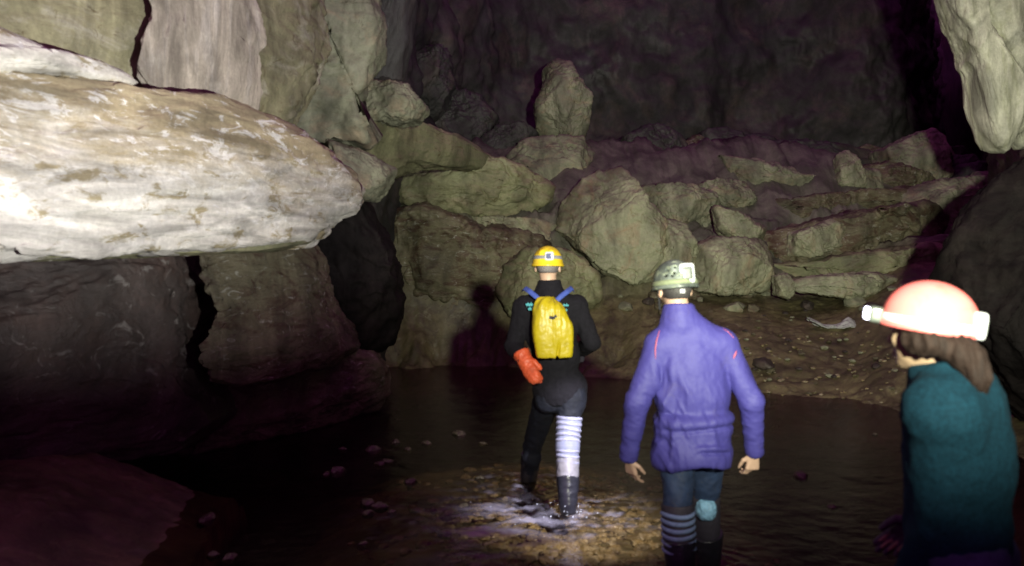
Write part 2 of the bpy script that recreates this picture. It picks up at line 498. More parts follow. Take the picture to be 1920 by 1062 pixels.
def water():
    xs = np.arange(-3.6, 5.6, 0.022); ys = np.concatenate([np.arange(0.6, 4.0, 0.05), np.arange(4.0, 7.6, 0.016), np.arange(7.6, 14.2, 0.05)])
    Y, X = np.meshgrid(ys, xs, indexing='ij')
    p = np.stack([X, Y, np.zeros_like(X)], -1)
    Z = 0.006 * fbm(p * 3.1, 3) + 0.003 * fbm(p * 9, 2)
    foam = np.zeros_like(X)
    churn = np.zeros_like(X)
    fl = sstep(1.0, 0.1, np.hypot((X - 0.05) / 1.35, (Y - 5.5) / 1.2))
    churn = np.maximum(churn, fl)
    for (fx, fy), r in FEET:
        g = np.exp(-((X - fx) ** 2 + (Y - fy) ** 2) / (r * r))
        rad = np.hypot(X - fx, Y - fy)
        Z += 0.010 * g * np.sin(rad * 70)
        churn = np.maximum(churn, g * 0.7)
    rp = ridged(p * np.array([5, 8, 1]) + 3, 4)
    Z += churn * (0.022 * rp + 0.012 * fbm(p * 22, 3))
    foam = 0.75 * sstep(0.45, 1.1, ridged(p * np.array([2.2, 4.5, 1]) + 3, 3) * 0.8 + fbm(p * 9 + 7, 3) * 0.5) * churn
    # pale bubbles drifting left of the boots
    fx = np.exp(-(((X + 0.10) / 0.38) ** 2 + ((Y - 5.35) / 0.5) ** 2))
    foam = np.maximum(foam, fx * sstep(0.0, 0.6, fbm(p * np.array([3.2, 6, 1]) + 5, 5) + 0.22) * 0.95)
    V = np.stack([X, Y, Z], -1).reshape(-1, 3)
    m, nt, bs, out = nodes_of('stream_water')
    bs.inputs['Base Color'].default_value = (0.34, 0.33, 0.42, 1)
    bs.inputs['Roughness'].default_value = 0.35
    fr = nt.nodes.new('ShaderNodeFresnel'); fr.inputs['IOR'].default_value = 1.33
    gl = nt.nodes.new('ShaderNodeBsdfGlossy'); gl.inputs['Roughness'].default_value = 0.06; gl.inputs['Color'].default_value = (0.75, 0.70, 0.78, 1)
    tr = nt.nodes.new('ShaderNodeBsdfTransparent'); tr.inputs['Color'].default_value = (0.68, 0.62, 0.50, 1)
    mx = nt.nodes.new('ShaderNodeMixShader'); mf = nt.nodes.new('ShaderNodeMixShader')
    b = N_(nt, 'ShaderNodeBump', Strength=0.35, Distance=0.01)
    nt.links.new(noise(nt, coords(nt), 26, 4, 0.6), b.inputs['Height'])
    for q in (fr, gl, bs): nt.links.new(b.outputs[0], q.inputs['Normal'])
    nt.links.new(fr.outputs[0], mx.inputs[0]); nt.links.new(tr.outputs[0], mx.inputs[1]); nt.links.new(gl.outputs[0], mx.inputs[2])
    at = nt.nodes.new('ShaderNodeAttribute'); at.attribute_name = 'foam'
    nt.links.new(at.outputs['Fac'], mf.inputs[0]); nt.links.new(mx.outputs[0], mf.inputs[1]); nt.links.new(bs.outputs[0], mf.inputs[2])
    nt.links.new(mf.outputs[0], out.inputs[0])
    o = world_link('stream_water', V, grid_quads(len(ys), len(xs)), m)
    o['kind'] = 'structure'
    a = o.data.attributes.new('foam', 'FLOAT', 'POINT')
    a.data.foreach_set('value', foam.ravel().astype(np.float32))

cave_wall(); side_wall(); cave_floor(); water()

# ------------------------------------------------------------------ left side rocks
tilt = lambda x0, d0, x1, d1: (lambda px, py: np.interp(px, [x0, x1], [d0, d1]) + (0 if x0 <= px <= x1 else (px - x0) * 0.002 * (px < x0)))
dl = lambda px, py: float(np.interp(px, [-500, -150, 100, 300, 450, 560, 657], [3.3, 4.0, 4.7, 5.5, 6.3, 7.0, 7.7]))
rock('overhanging_rock', 'huge white overhanging rock with tan patches, brightly lit on the left wall', 'rock',
     [(-500, 165), (-150, 165), (0, 165), (180, 168), (300, 180), (450, 203), (520, 230), (590, 272), (636, 318), (654, 352), (642, 384), (608, 402), (580, 440), (555, 452), (300, 466), (40, 478), (-200, 490), (-500, 500)],
     dl, 0.38, 'calcite', 11, n=80, grow=1.0, boxy=0.36, facets=6, rough=0.05, detail=1.6, strata=0.022, back=2.2)
rock('rock_shelf', 'thin brown-green shelf along the underside of the white overhanging rock', 'rock',
     [(-420, 478), (0, 458), (300, 450), (545, 442), (590, 430), (575, 456), (500, 470), (250, 480), (0, 487), (-420, 505)],
     lambda px, py: dl(px, py) + 0.18, 0.5, 'yellow', 12, facets=2, rough=0.01, detail=0.6)
rock('upper_wall_rock', 'olive upper wall rock at the top left corner above the white ledge', 'rock',
     [(-600, -420), (0, -380), (460, -300), (560, -60), (560, 60), (540, 150), (500, 210), (240, 200), (100, 190), (-200, 190), (-600, 190)],
     lambda px, py: dl(px, py) + 0.42, 0.4, 'olive', 13, n=80, grow=1.1, facets=1, rough=0.05, strata=0.01, back=2)
rock('rock_tongue', 'smooth white tongue of rock ending in a point, left of the pink flowstone', 'rock',
     [(-420, 30), (-100, 40), (0, 58), (50, 80), (120, 108), (200, 122), (238, 148), (215, 152), (150, 140), (60, 134), (-100, 138), (-420, 150)],
     lambda px, py: dl(px, py) - 0.06, 0.28, 'calcite', 14, facets=2, rough=0.02, detail=0.4)
rock('flowstone_column', 'fluted pinkish flowstone column hanging above the white overhang', 'flowstone',
     [(345, -260), (455, -260), (468, -20), (484, 20), (497, 75), (486, 110), (488, 160), (481, 200), (430, 214), (370, 196), (310, 172), (288, 140), (322, 60)],
     lambda px, py: dl(px, py) + 0.26, 0.42, 'flow', 15, n=80, facets=2, rough=0.03, flute=0.022, detail=0.3, crack=0.0)
rock('wall_buttress', 'grey-green buttress of the back left wall, right of the flowstone column', 'rock',
     [(400, -420), (640, -420), (700, -200), (690, 0), (700, 90), (660, 170), (640, 215), (690, 250), (640, 262), (560, 250), (480, 235), (410, 190), (400, 0)],
     9.0, 0.7, 'grey', 16, n=80, facets=7, rough=0.07, back=1.5)
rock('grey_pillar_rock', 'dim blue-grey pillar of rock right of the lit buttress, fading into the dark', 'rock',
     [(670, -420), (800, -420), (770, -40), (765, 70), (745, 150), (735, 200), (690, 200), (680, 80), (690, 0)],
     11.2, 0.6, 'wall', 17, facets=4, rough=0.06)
rock('knobbly_boulder', 'knobbly pale boulder perched on the ledge below the left buttress', 'boulder',
     [(683, 178), (700, 160), (735, 158), (765, 170), (797, 205), (785, 226), (745, 230), (705, 224), (684, 208)],
     10.6, 0.45, 'grey', 18, facets=6, rough=0.09)
rock('sloping_ledge', 'brown sloping ledge running down to the long yellow slab', 'rock',
     [(500, 200), (600, 225), (690, 225), (760, 235), (860, 262), (905, 290), (960, 312), (850, 312), (780, 312), (735, 328), (700, 300), (650, 285), (600, 275), (520, 240)],
     lambda px, py: float(np.interp(px, [500, 960], [8.6, 14.6])), 0.7, 'yellow', 19, facets=5, rough=0.06, strata=0.01)
rock('wedged_rock', 'grey angular rock wedged beside the tip of the white overhang', 'rock',
     [(618, 268), (640, 275), (690, 292), (735, 318), (722, 350), (700, 372), (665, 372), (652, 345), (622, 318)],
     9.2, 0.5, 'grey', 20, facets=6, rough=0.06)
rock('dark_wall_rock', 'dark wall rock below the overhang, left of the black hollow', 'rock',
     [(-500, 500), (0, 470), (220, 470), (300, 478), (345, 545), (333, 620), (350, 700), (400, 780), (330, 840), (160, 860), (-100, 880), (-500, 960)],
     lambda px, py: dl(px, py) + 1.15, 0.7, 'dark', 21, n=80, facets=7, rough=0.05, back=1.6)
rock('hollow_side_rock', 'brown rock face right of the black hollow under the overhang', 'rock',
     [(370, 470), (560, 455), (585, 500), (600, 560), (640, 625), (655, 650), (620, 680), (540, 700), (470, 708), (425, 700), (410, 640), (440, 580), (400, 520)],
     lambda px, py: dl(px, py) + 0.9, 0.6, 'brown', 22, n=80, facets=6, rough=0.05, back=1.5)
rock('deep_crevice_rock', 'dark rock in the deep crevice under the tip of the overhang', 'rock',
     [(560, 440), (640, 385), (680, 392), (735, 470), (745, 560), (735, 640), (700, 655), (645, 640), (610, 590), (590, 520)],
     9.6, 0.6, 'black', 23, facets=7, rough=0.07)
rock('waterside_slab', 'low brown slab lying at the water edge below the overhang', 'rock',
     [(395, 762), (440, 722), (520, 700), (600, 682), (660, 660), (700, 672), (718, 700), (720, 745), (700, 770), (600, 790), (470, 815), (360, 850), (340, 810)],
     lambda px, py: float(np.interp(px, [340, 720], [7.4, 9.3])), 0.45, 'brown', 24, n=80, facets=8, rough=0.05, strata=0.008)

# ------------------------------------------------------------------ boulder pile
def dp(py):
    return float(np.interp(py, [120, 200, 300, 340, 400, 480, 545, 600], [18.8, 18.4, 17.0, 16.1, 15.0, 14.1, 13.5, 12.6]))
G1 = 'boulders of the rock pile across the cave'
BOULDERS = [
 ('long yellow-green slab jutting from the pile, left of the pinnacle', 'yellow', 31, 14.3, 0.75, dict(facets=5, strata=0.012),
  [(722, 368), (745, 322), (790, 306), (860, 300), (930, 304), (988, 320), (1036, 347), (1026, 374), (992, 402), (920, 408), (850, 398), (780, 382)]),
 ('thin pale slab under the long yellow slab', 'pale', 32, 14.2, 0.5, dict(facets=4),
  [(840, 412), (920, 408), (1000, 412), (1042, 424), (1046, 448), (1010, 452), (930, 446), (860, 440)]),
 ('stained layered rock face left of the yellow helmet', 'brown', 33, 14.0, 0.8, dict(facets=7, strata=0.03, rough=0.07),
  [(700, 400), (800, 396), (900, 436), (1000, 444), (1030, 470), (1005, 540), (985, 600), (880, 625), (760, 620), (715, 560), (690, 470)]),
 ('rounded boulder with a pitted rim, right behind the yellow helmet', 'yellow', 34, 13.2, 0.7, dict(facets=5, strata=0.01),
  [(950, 500), (990, 470), (1050, 470), (1090, 488), (1118, 522), (1124, 560), (1105, 580), (1040, 590), (960, 590), (935, 550)]),
 ('blocky upright boulder carrying the pinnacle', 'grey', 35, 16.0, 0.9, dict(facets=6),
  [(985, 262), (1090, 262), (1128, 300), (1142, 335), (1085, 380), (1060, 440), (1010, 440), (1000, 395), (985, 322), (952, 302)]),
 ('tall pinnacle of rock with a knob on top, at the head of the pile', 'grey', 36, 16.8, 0.6, dict(facets=5, rough=0.06),
  [(1022, 128), (1045, 114), (1070, 122), (1078, 150), (1104, 178), (1108, 210), (1096, 246), (1082, 270), (1030, 270), (1010, 240), (1008, 190), (1022, 160)]),
 ('large pale boulder leaning left, behind and between the two men', 'pale', 37, 13.9, 0.9, dict(facets=9, rough=0.045, n=80),
  [(1095, 342), (1125, 324), (1165, 318), (1188, 345), (1205, 380), (1238, 418), (1254, 465), (1240, 512), (1185, 529), (1135, 508), (1085, 464), (1052, 430), (1062, 380)]),
 ('smooth pale hump against the right side of the large leaning boulder', 'pale', 38, 13.7, 0.5, dict(facets=4),
  [(1236, 424), (1258, 416), (1280, 424), (1300, 462), (1312, 512), (1280, 534), (1240, 528), (1228, 500), (1246, 460)]),
 ('broad buff block at the foot of the pile, right of the grey helmet', 'pale', 39, 13.5, 0.7, dict(facets=6),
  [(1312, 462), (1345, 448), (1400, 452), (1436, 452), (1458, 486), (1440, 516), (1430, 542), (1340, 548), (1296, 540), (1300, 500)]),
 ('small pointed rock on top of the broad buff block', 'pale', 40, 13.9, 0.4, dict(facets=6),
  [(1345, 388), (1375, 398), (1410, 412), (1436, 425), (1434, 448), (1400, 460), (1368, 448), (1352, 430)]),
 ('mottled green-brown boulder above the pale hump', 'grey', 41, 15.0, 0.7, dict(facets=8, rough=0.07),
  [(1192, 356), (1260, 346), (1335, 364), (1350, 392), (1345, 440), (1300, 462), (1262, 430), (1222, 400)]),
 ('grey lumpy rock in the middle of the pile beside the green wedge', 'grey', 42, 15.4, 0.6, dict(facets=7, rough=0.08),
  [(1290, 352), (1340, 338), (1398, 344), (1412, 372), (1395, 400), (1345, 396), (1300, 372)]),
 ('green wedge-shaped slab with a sharp left end, below the far wall', 'grey', 43, 16.0, 0.7, dict(facets=5),
  [(1354, 292), (1400, 302), (1500, 322), (1562, 346), (1556, 378), (1470, 384), (1400, 376), (1372, 336)]),
 ('small standing stone with a pale pointed tip', 'pale', 44, 15.6, 0.3, dict(facets=4),
  [(1578, 292), (1592, 283), (1606, 292), (1614, 325), (1618, 360), (1574, 360), (1574, 318)]),
 ('square block at the top right of the pile beside the black passage', 'grey', 45, 17.0, 0.8, dict(facets=5),
  [(1658, 282), (1700, 264), (1740, 247), (1754, 262), (1760, 300), (1778, 335), (1745, 352), (1672, 348)]),
 ('dull green rock right of the dark hollow, above the red helmet', 'grey', 46, 15.2, 0.7, dict(facets=6),
  [(1690, 366), (1760, 342), (1855, 334), (1876, 366), (1862, 420), (1785, 440), (1710, 420)]),
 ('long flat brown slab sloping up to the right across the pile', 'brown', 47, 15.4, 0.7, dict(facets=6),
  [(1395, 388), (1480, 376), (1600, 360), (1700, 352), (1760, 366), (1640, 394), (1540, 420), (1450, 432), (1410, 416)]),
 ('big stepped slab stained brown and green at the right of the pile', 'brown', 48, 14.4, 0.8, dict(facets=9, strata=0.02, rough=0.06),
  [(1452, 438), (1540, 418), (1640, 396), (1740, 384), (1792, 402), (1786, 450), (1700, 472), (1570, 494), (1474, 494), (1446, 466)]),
 ('pale rounded block let into the stepped slab', 'pale', 49, 13.95, 0.35, dict(facets=5),
  [(1490, 440), (1560, 415), (1590, 425), (1580, 455), (1520, 480), (1490, 478)]),
 ('low olive block under the stepped slab', 'yellow', 50, 13.8, 0.7, dict(facets=7),
  [(1452, 504), (1560, 486), (1700, 466), (1806, 452), (1814, 492), (1796, 556), (1700, 556), (1600, 540), (1490, 536)]),
 ('thin pale green slab at the floor, left of the red helmet', 'pale', 51, 13.0, 0.4, dict(facets=4),
  [(1478, 530), (1560, 520), (1640, 514), (1700, 530), (1706, 552), (1640, 560), (1560, 552), (1500, 546)]),
 ('small pale stone at the foot of the low olive block', 'pale', 52, 12.9, 0.25, dict(facets=4),
  [(1458, 520), (1476, 516), (1488, 535), (1476, 558), (1460, 552)]),
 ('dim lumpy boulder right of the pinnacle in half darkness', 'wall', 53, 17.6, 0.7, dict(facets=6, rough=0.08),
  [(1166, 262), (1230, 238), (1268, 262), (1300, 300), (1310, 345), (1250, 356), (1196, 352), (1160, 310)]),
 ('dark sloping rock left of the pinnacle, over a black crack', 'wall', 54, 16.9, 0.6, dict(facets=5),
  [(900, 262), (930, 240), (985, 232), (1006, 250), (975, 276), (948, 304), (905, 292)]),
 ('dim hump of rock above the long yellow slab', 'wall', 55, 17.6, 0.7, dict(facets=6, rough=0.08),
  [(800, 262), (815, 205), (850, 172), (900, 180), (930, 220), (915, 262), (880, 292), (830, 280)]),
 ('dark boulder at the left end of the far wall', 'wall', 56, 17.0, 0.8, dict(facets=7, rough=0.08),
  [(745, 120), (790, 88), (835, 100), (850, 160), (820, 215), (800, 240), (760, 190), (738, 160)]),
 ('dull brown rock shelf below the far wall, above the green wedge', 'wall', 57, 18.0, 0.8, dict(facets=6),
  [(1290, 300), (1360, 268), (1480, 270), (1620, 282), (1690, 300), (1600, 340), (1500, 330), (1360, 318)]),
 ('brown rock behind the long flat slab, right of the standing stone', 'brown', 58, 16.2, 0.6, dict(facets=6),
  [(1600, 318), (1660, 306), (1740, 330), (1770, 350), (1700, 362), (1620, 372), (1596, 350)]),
]
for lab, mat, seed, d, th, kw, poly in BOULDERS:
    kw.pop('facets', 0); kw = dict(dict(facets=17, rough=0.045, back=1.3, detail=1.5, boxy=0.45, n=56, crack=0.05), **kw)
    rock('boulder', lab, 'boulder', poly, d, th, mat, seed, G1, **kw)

rf = np.random.RandomState(77)
nf = 0
while nf < 46:
    x = rf.uniform(740, 1860); y = rf.uniform(285, 520)
    if x < 1000 and y > 300: continue
    if nf > 30: y = rf.uniform(280, 360)
    w = rf.uniform(22, 62); h_ = w * rf.uniform(0.45, 0.9)
    k = rf.randint(6, 9); an = np.sort((np.arange(k) + rf.uniform(-0.3, 0.3, k)) / k * 2 * math.pi)
    tl = rf.uniform(-0.3, 0.3); pl = []
    for a in an:
        rr_ = rf.uniform(0.78, 1.15); u_, v_ = w * rr_ * math.cos(a), h_ * rr_ * math.sin(a)
        pl.append((x + u_ - v_ * tl, y + v_ + u_ * tl))
    dd = dp(y) + 0.55 + (0.9 if y < 360 else 0)
    rock('rubble_boulder', 'smaller rubble boulder wedged between the bigger boulders of the pile', 'boulder', pl, dd, w / 100, ['grey', 'brown', 'pale', 'wall', 'wall'][rf.randint(5)], 500 + nf, 'rubble wedged in the rock pile', facets=12, rough=0.06, boxy=0.45, n=26)
    nf += 1

rock('right_wall_rock', 'dark looming rock at the right edge behind the red helmet', 'rock',
     [(1862, 378), (1960, 300), (2200, 280), (2300, 700), (2000, 820), (1850, 660), (1804, 600), (1800, 530), (1822, 450)],
     7.6, 0.9, 'black', 61, n=80, facets=7, rough=0.05)

# hanging calcite drapery at the top right: one body, two points
dr = empty('hanging_drapery', tuple(P(1880, -60, 8.6)), 'pale cracked calcite drapery hanging at the top right corner', 'drapery')
rock('drapery_point', '', '', [(1740, -140), (1812, -140), (1820, -20), (1824, 30), (1846, 80), (1872, 118), (1893, 150), (1897, 172), (1925, 190), (1925, 232), (1906, 244), (1890, 262), (1872, 286), (1858, 280), (1840, 240), (1832, 190), (1820, 130), (1796, 60), (1772, 10)],
     8.6, 0.26, 'greenwhite', 71, root=dr, n=80, facets=1, rough=0.015, flute=0.022, detail=0.4, grow=1.0, crack=0, boxy=0.45)
rock('drapery_body', '', '', [(1830, -140), (2150, -160), (2150, 150), (2010, 240), (1950, 268), (1916, 276), (1906, 262), (1912, 235), (1925, 200), (1906, 168), (1898, 150), (1878, 112), (1853, 76), (1833, 28)],
     8.75, 0.30, 'greenwhite', 72, root=dr, n=80, facets=1, rough=0.02, flute=0.018, detail=0.5, grow=1.0, crack=0, boxy=0.45)

# ------------------------------------------------------------------ stones
def small_stone(loc, size, seed, mat, name='stone', root=None, **props):
    rng = np.random.RandomState(seed)
    S, Q = _CS[10]
    V = S * np.array(size) * (1 + 0.35 * fbm(S * 1.3 + seed, 3))[:, None]
    for k in range(5):
        n = rng.normal(size=3); n /= np.linalg.norm(n)
        h = (V @ n).max() * rng.uniform(0.65, 0.9)
        e = V @ n - h
        V = V - np.where(e > 0, e, 0)[:, None] * n
    a = rng.uniform(0, 6.28); c, s = math.cos(a), math.sin(a)
    V = V @ np.array([[c, s, 0], [-s, c, 0], [0, 0, 1]])
    me = mesh_from(name, V, Q)
    return link(name, me, mat, None, tuple(loc), **props)

rng = np.random.RandomState(5)
def ground_at(px, py):
    d = np.linspace(3, 14, 500)
    x, z = (px - 960.0) / FPX * d, CAMZ + (HZ - py) / FPX * d
    hit = np.nonzero(z <= np.maximum(floor_z(x, d), -0.03))[0]
    return P(px, py, d[hit[0]] if len(hit) else 12)
wet = [(642, 848), (632, 890), (612, 896), (700, 850), (712, 876), (770, 910), (690, 950), (712, 958), (690, 970), (735, 968), (812, 964), (842, 972), (870, 960), (680, 1030), (388, 982), (400, 1050), (430, 1056), (545, 800), (740, 836), (800, 838), (725, 873), (765, 848), (835, 1010), (900, 905), (1190, 903), (1080, 870), (905, 838), (860, 820), (1500, 900), (1560, 960), (1640, 820)]
for i, (x, y) in enumerate(wet):
    q = ground_at(x, y); s = rng.uniform(0.025, 0.06)
    small_stone((q[0], q[1], -0.012), (s * 1.4, s, s * 0.8), 100 + i, M['cobble'], label='wet cobble just breaking the surface of the dark stream', category='stone', group='wet cobbles in the stream')
for i in range(60):
    x = rng.uniform(1380, 1700); y = rng.uniform(585, 745)
    q = ground_at(x, y); s = rng.uniform(0.015, 0.04) * (1.6 if rng.rand() < 0.12 else 1)
    z = float(floor_z(np.array(q[0]), np.array(q[1])))
    small_stone((q[0], q[1], z + 0.02), (s * 1.3, s, s * 0.6), 200 + i, M[['pale', 'mud', 'brown', 'dark'][rng.randint(4)]], label='small stone scattered on the muddy bank right of the man in purple', category='stone', group='small stones on the mud bank')
for i in range(40):
    x = rng.uniform(1120, 1720); y = rng.uniform(540, 590)
    q = ground_at(x, y); s = rng.uniform(0.03, 0.13)
    small_stone((q[0], q[1], q[2] + s * 0.3), (s * 1.3, s, s * 0.8), 400 + i, M[['pale', 'grey', 'brown', 'dark'][rng.randint(4)]], label='small rubble stone lying at the foot of the boulder pile', category='stone', group='rubble stones at the foot of the pile')
q = ground_at(1432, 690)
small_stone((q[0], q[1], q[2] + 0.05), (0.2, 0.13, 0.08), 301, M['dark'], label='flat dark stone on the bank just right of the purple top', category='stone')

# pebbles of the bed, too many to count
def bed_pebbles():
    S, Q = _CS[6]
    Vs, Qs, off = [], [], 0
    r = np.random.RandomState(9)
    for k in range(1500):
        if k < 1300:
            x = r.normal(0.3, 0.45); y = r.normal(5.7, 0.8)
        else:
            x = r.uniform(2.4, 5.4); y = r.uniform(9.6, 12.2)
        z = float(floor_z(np.array(x), np.array(y)))
        s = r.uniform(0.012, 0.04) if k < 1300 else r.uniform(0.01, 0.03)
        V = S * np.array([s * 1.4, s, s * 0.7]) * (1 + 0.5 * pn(S * 1.4 + k * 3.3))[:, None]
        a = r.uniform(0, 6.28); c, n = math.cos(a), math.sin(a)
        V = V @ np.array([[c, n, 0], [-n, c, 0], [0, 0, 1]]) + np.array([x, y, z + 0.01])
        Vs.append(V); Qs.append(Q + off); off += len(V)
    o = world_link('pebbles', np.concatenate(Vs), np.concatenate(Qs), M['bedpeb'], label='pebbles covering the stream bed and mud bank', category='pebbles')
    o['kind'] = 'stuff'
M['bedpeb'] = rock_material('bed_pebbles', (0.34, 0.27, 0.15), (0.22, 0.17, 0.08), (0.38, 0.33, 0.24), (0.5, 0.6), 4, 1, (0.15, 0.5), 0.5)
bed_pebbles()

# white crumpled sheet on the bank
def white_litter():
    q = ground_at(1562, 616)
    nu, nv = 60, 36
    u, v = np.meshgrid(np.linspace(-1, 1, nu), np.linspace(-1, 1, nv), indexing='ij')
    X = u * 0.36 + 0.03 * np.sin(v * 3)
    Yv = v * (0.08 + 0.07 * (u > 0) * np.sqrt(np.clip(1 - ((u - 0.5) / 0.55) ** 2, 0, 1)) + 0.02)
    Z = 0.11 * np.exp(-((u - 0.62) / 0.3) ** 2) * np.exp(-(v / 0.8) ** 2) + 0.17 * np.clip(-u - 0.35, 0, 1) ** 1.1 + 0.02 + 0.03 * ridged(np.stack([u * 2.4, v * 2, u * 0], -1) + 3, 3)
    Z[:, :] -= 0.03 * (np.abs(v) > 0.9)
    top = np.stack([X, Yv, Z], -1).reshape(-1, 3); bot = top - np.array([0, 0, 0.012])
    V = np.concatenate([top, bot]); n = len(top)
    Qg = grid_quads(nu, nv)
    Q = np.concatenate([Qg[:, ::-1], Qg + n])
    rim = [i * nv for i in range(nu)] + [(nu - 1) * nv + j for j in range(1, nv)] + [i * nv + nv - 1 for i in range(nu - 2, -1, -1)] + [j for j in range(nv - 2, 0, -1)]
    rq = [[rim[k], rim[(k + 1) % len(rim)], rim[(k + 1) % len(rim)] + n, rim[k] + n] for k in range(len(rim))]
    Q = np.concatenate([Q, np.array(rq)])
    link('crumpled_sheet', mesh_from('crumpled_sheet', V, Q), plain('white_plastic', (0.5, 0.52, 0.5), 0.4, var=0.2, nscale=12, bump=0.4, bdist=0.01), None, (q[0], q[1], q[2] + 0.01),
         label='crumpled white sheet lying on the mud bank', category='litter')
white_litter()

# ------------------------------------------------------------------ distance-field modelling for people and their gear
class SDF:
    def __init__(s, lo, hi, h):
        s.lo = np.array(lo, dtype=np.float64); s.h = h
        s.n = np.ceil((np.array(hi) - s.lo) / h).astype(int) + 1
        s.F = np.full(tuple(s.n), 1.0, dtype=np.float32)
    def sub(s, blo, bhi):
        a = np.clip(np.floor((np.array(blo) - s.lo) / s.h).astype(int), 0, s.n)
        b = np.clip(np.ceil((np.array(bhi) - s.lo) / s.h).astype(int) + 1, 0, s.n)
        sl = tuple(slice(a[k], b[k]) for k in range(3))
        ax = [(s.lo[k] + np.arange(a[k], b[k]) * s.h).astype(np.float32) for k in range(3)]
        return sl, np.meshgrid(*ax, indexing='ij')
    def comb(s, sl, d, k, mode):
        F = s.F[sl]
        if mode == 'sub': d = -d
        if mode == 'add':
            if k > 0:
                hh = np.clip(0.5 + 0.5 * (d - F) / k, 0, 1)
                s.F[sl] = d * (1 - hh) + F * hh - k * hh * (1 - hh)
            else: s.F[sl] = np.minimum(F, d)
        else:
            if k > 0:
                hh = np.clip(0.5 - 0.5 * (d - F) / k, 0, 1)
                s.F[sl] = d * (1 - hh) + F * hh + k * hh * (1 - hh)
            else: s.F[sl] = np.maximum(F, d)
    def cap(s, a, b, ra, rb, k=0.02, mode='add', sq=None):
        """tapered capsule; sq=(axis vector, factor) squashes it along an axis"""
        a = np.array(a, float); b = np.array(b, float)
        m = max(ra, rb) + 2.5 * k + 3 * s.h
        sl, (X, Y, Z) = s.sub(np.minimum(a, b) - m, np.maximum(a, b) + m)
        if X.size == 0: return s
        ab = b - a; L = ab @ ab + 1e-12
        px, py, pz = X - a[0], Y - a[1], Z - a[2]
        t = np.clip((px * ab[0] + py * ab[1] + pz * ab[2]) / L, 0, 1)
        qx, qy, qz = px - t * ab[0], py - t * ab[1], pz - t * ab[2]
        if sq is not None:
            w = np.array(sq[0], float); w /= np.linalg.norm(w)
            e = (qx * w[0] + qy * w[1] + qz * w[2]) * (1 / sq[1] - 1)
            qx, qy, qz = qx + e * w[0], qy + e * w[1], qz + e * w[2]
        d = np.sqrt(qx * qx + qy * qy + qz * qz) - (ra + (rb - ra) * t)
        s.comb(sl, d.astype(np.float32), k, mode)
        return s
    def ell(s, c, r, R=None, k=0.02, mode='add', box=None, p=2):
        """ellipsoid (p=2) or superellipsoid (p>2) with axes = columns of R"""
        c = np.array(c, float); r = np.array(r, float)
        R = np.eye(3) if R is None else np.asarray(R, float)
        m = r.max() * (1.0 if p == 2 else 1.45) + 2.5 * k + 3 * s.h
        sl, (X, Y, Z) = s.sub(c - m, c + m)
        if X.size == 0: return s
        q = [((X - c[0]) * R[0, j] + (Y - c[1]) * R[1, j] + (Z - c[2]) * R[2, j]) / r[j] for j in range(3)]
        k0 = (np.abs(q[0]) ** p + np.abs(q[1]) ** p + np.abs(q[2]) ** p) ** (1 / p)
        if p == 2:
            k1 = np.sqrt(sum((q[j] / r[j]) ** 2 for j in range(3))) + 1e-9
            d = k0 * (k0 - 1) / k1
        else:
            d = (k0 - 1) * r.min()
        s.comb(sl, d.astype(np.float32), k, mode)
        return s
    def cut(s, point, normal, k=0.0):
        """throw away what lies on the side the normal points to"""
        sl, (X, Y, Z) = s.sub(s.lo, s.lo + s.n * s.h)
        n = np.array(normal, float); n /= np.linalg.norm(n); p = np.array(point, float)
        d = (X - p[0]) * n[0] + (Y - p[1]) * n[1] + (Z - p[2]) * n[2]
        s.comb(sl, -d.astype(np.float32), k, 'sub')
        return s
    def mesh(s):
        F = s.F
        F[0] = F[-1] = 1; F[:, 0] = F[:, -1] = 1; F[:, :, 0] = F[:, :, -1] = 1
        I = F < 0
        nx, ny, nz = F.shape
        cnt = np.zeros((nx - 1, ny - 1, nz - 1), np.uint8)
        for a in (0, 1):
            for b in (0, 1):
                for c in (0, 1):
                    cnt += I[a:nx - 1 + a, b:ny - 1 + b, c:nz - 1 + c]
        act = (cnt > 0) & (cnt < 8)
        ii, jj, kk = np.nonzero(act)
        idx = np.full(act.shape, -1, np.int64); idx[ii, jj, kk] = np.arange(len(ii))
        acc = np.zeros((len(ii), 3)); num = np.zeros(len(ii))
        for ax in range(3):
            for a in (0, 1):
                for b in (0, 1):
                    o = [0, 0, 0]; oth = [q for q in range(3) if q != ax]; o[oth[0]] = a; o[oth[1]] = b
                    e = list(o); e[ax] = 1
                    f0 = F[ii + o[0], jj + o[1], kk + o[2]]; f1 = F[ii + e[0], jj + e[1], kk + e[2]]
                    x = (f0 < 0) != (f1 < 0)
                    t = np.where(x, f0 / np.where(f0 == f1, 1, f0 - f1), 0)
                    pt = np.zeros((len(ii), 3)); pt[:, 0] = o[0]; pt[:, 1] = o[1]; pt[:, 2] = o[2]; pt[:, ax] = t
                    acc += pt * x[:, None]; num += x
        V = (np.stack([ii, jj, kk], 1) + acc / num[:, None]) * s.h + s.lo
        Qs = []
        for ax in range(3):
            sh0 = [slice(None)] * 3; sh1 = [slice(None)] * 3
            sh0[ax] = slice(0, -1); sh1[ax] = slice(1, None)
            A, B = I[tuple(sh0)], I[tuple(sh1)]
            e = np.nonzero(A != B)
            e = [q for q in e]
            o1, o2 = [q for q in range(3) if q != ax]
            if ax == 1: o1, o2 = o2, o1
            ok = (e[o1] > 0) & (e[o2] > 0)
            e = [q[ok] for q in e]
            def cell(d1, d2):
                c = [q.copy() for q in e]; c[o1] = c[o1] - d1; c[o2] = c[o2] - d2
                return idx[c[0], c[1], c[2]]
            q = np.stack([cell(1, 1), cell(0, 1), cell(0, 0), cell(1, 0)], 1)
            fl = ~A[e[0], e[1], e[2]]
            q[fl] = q[fl][:, ::-1]
            Qs.append(q)
        return V, np.concatenate(Qs)

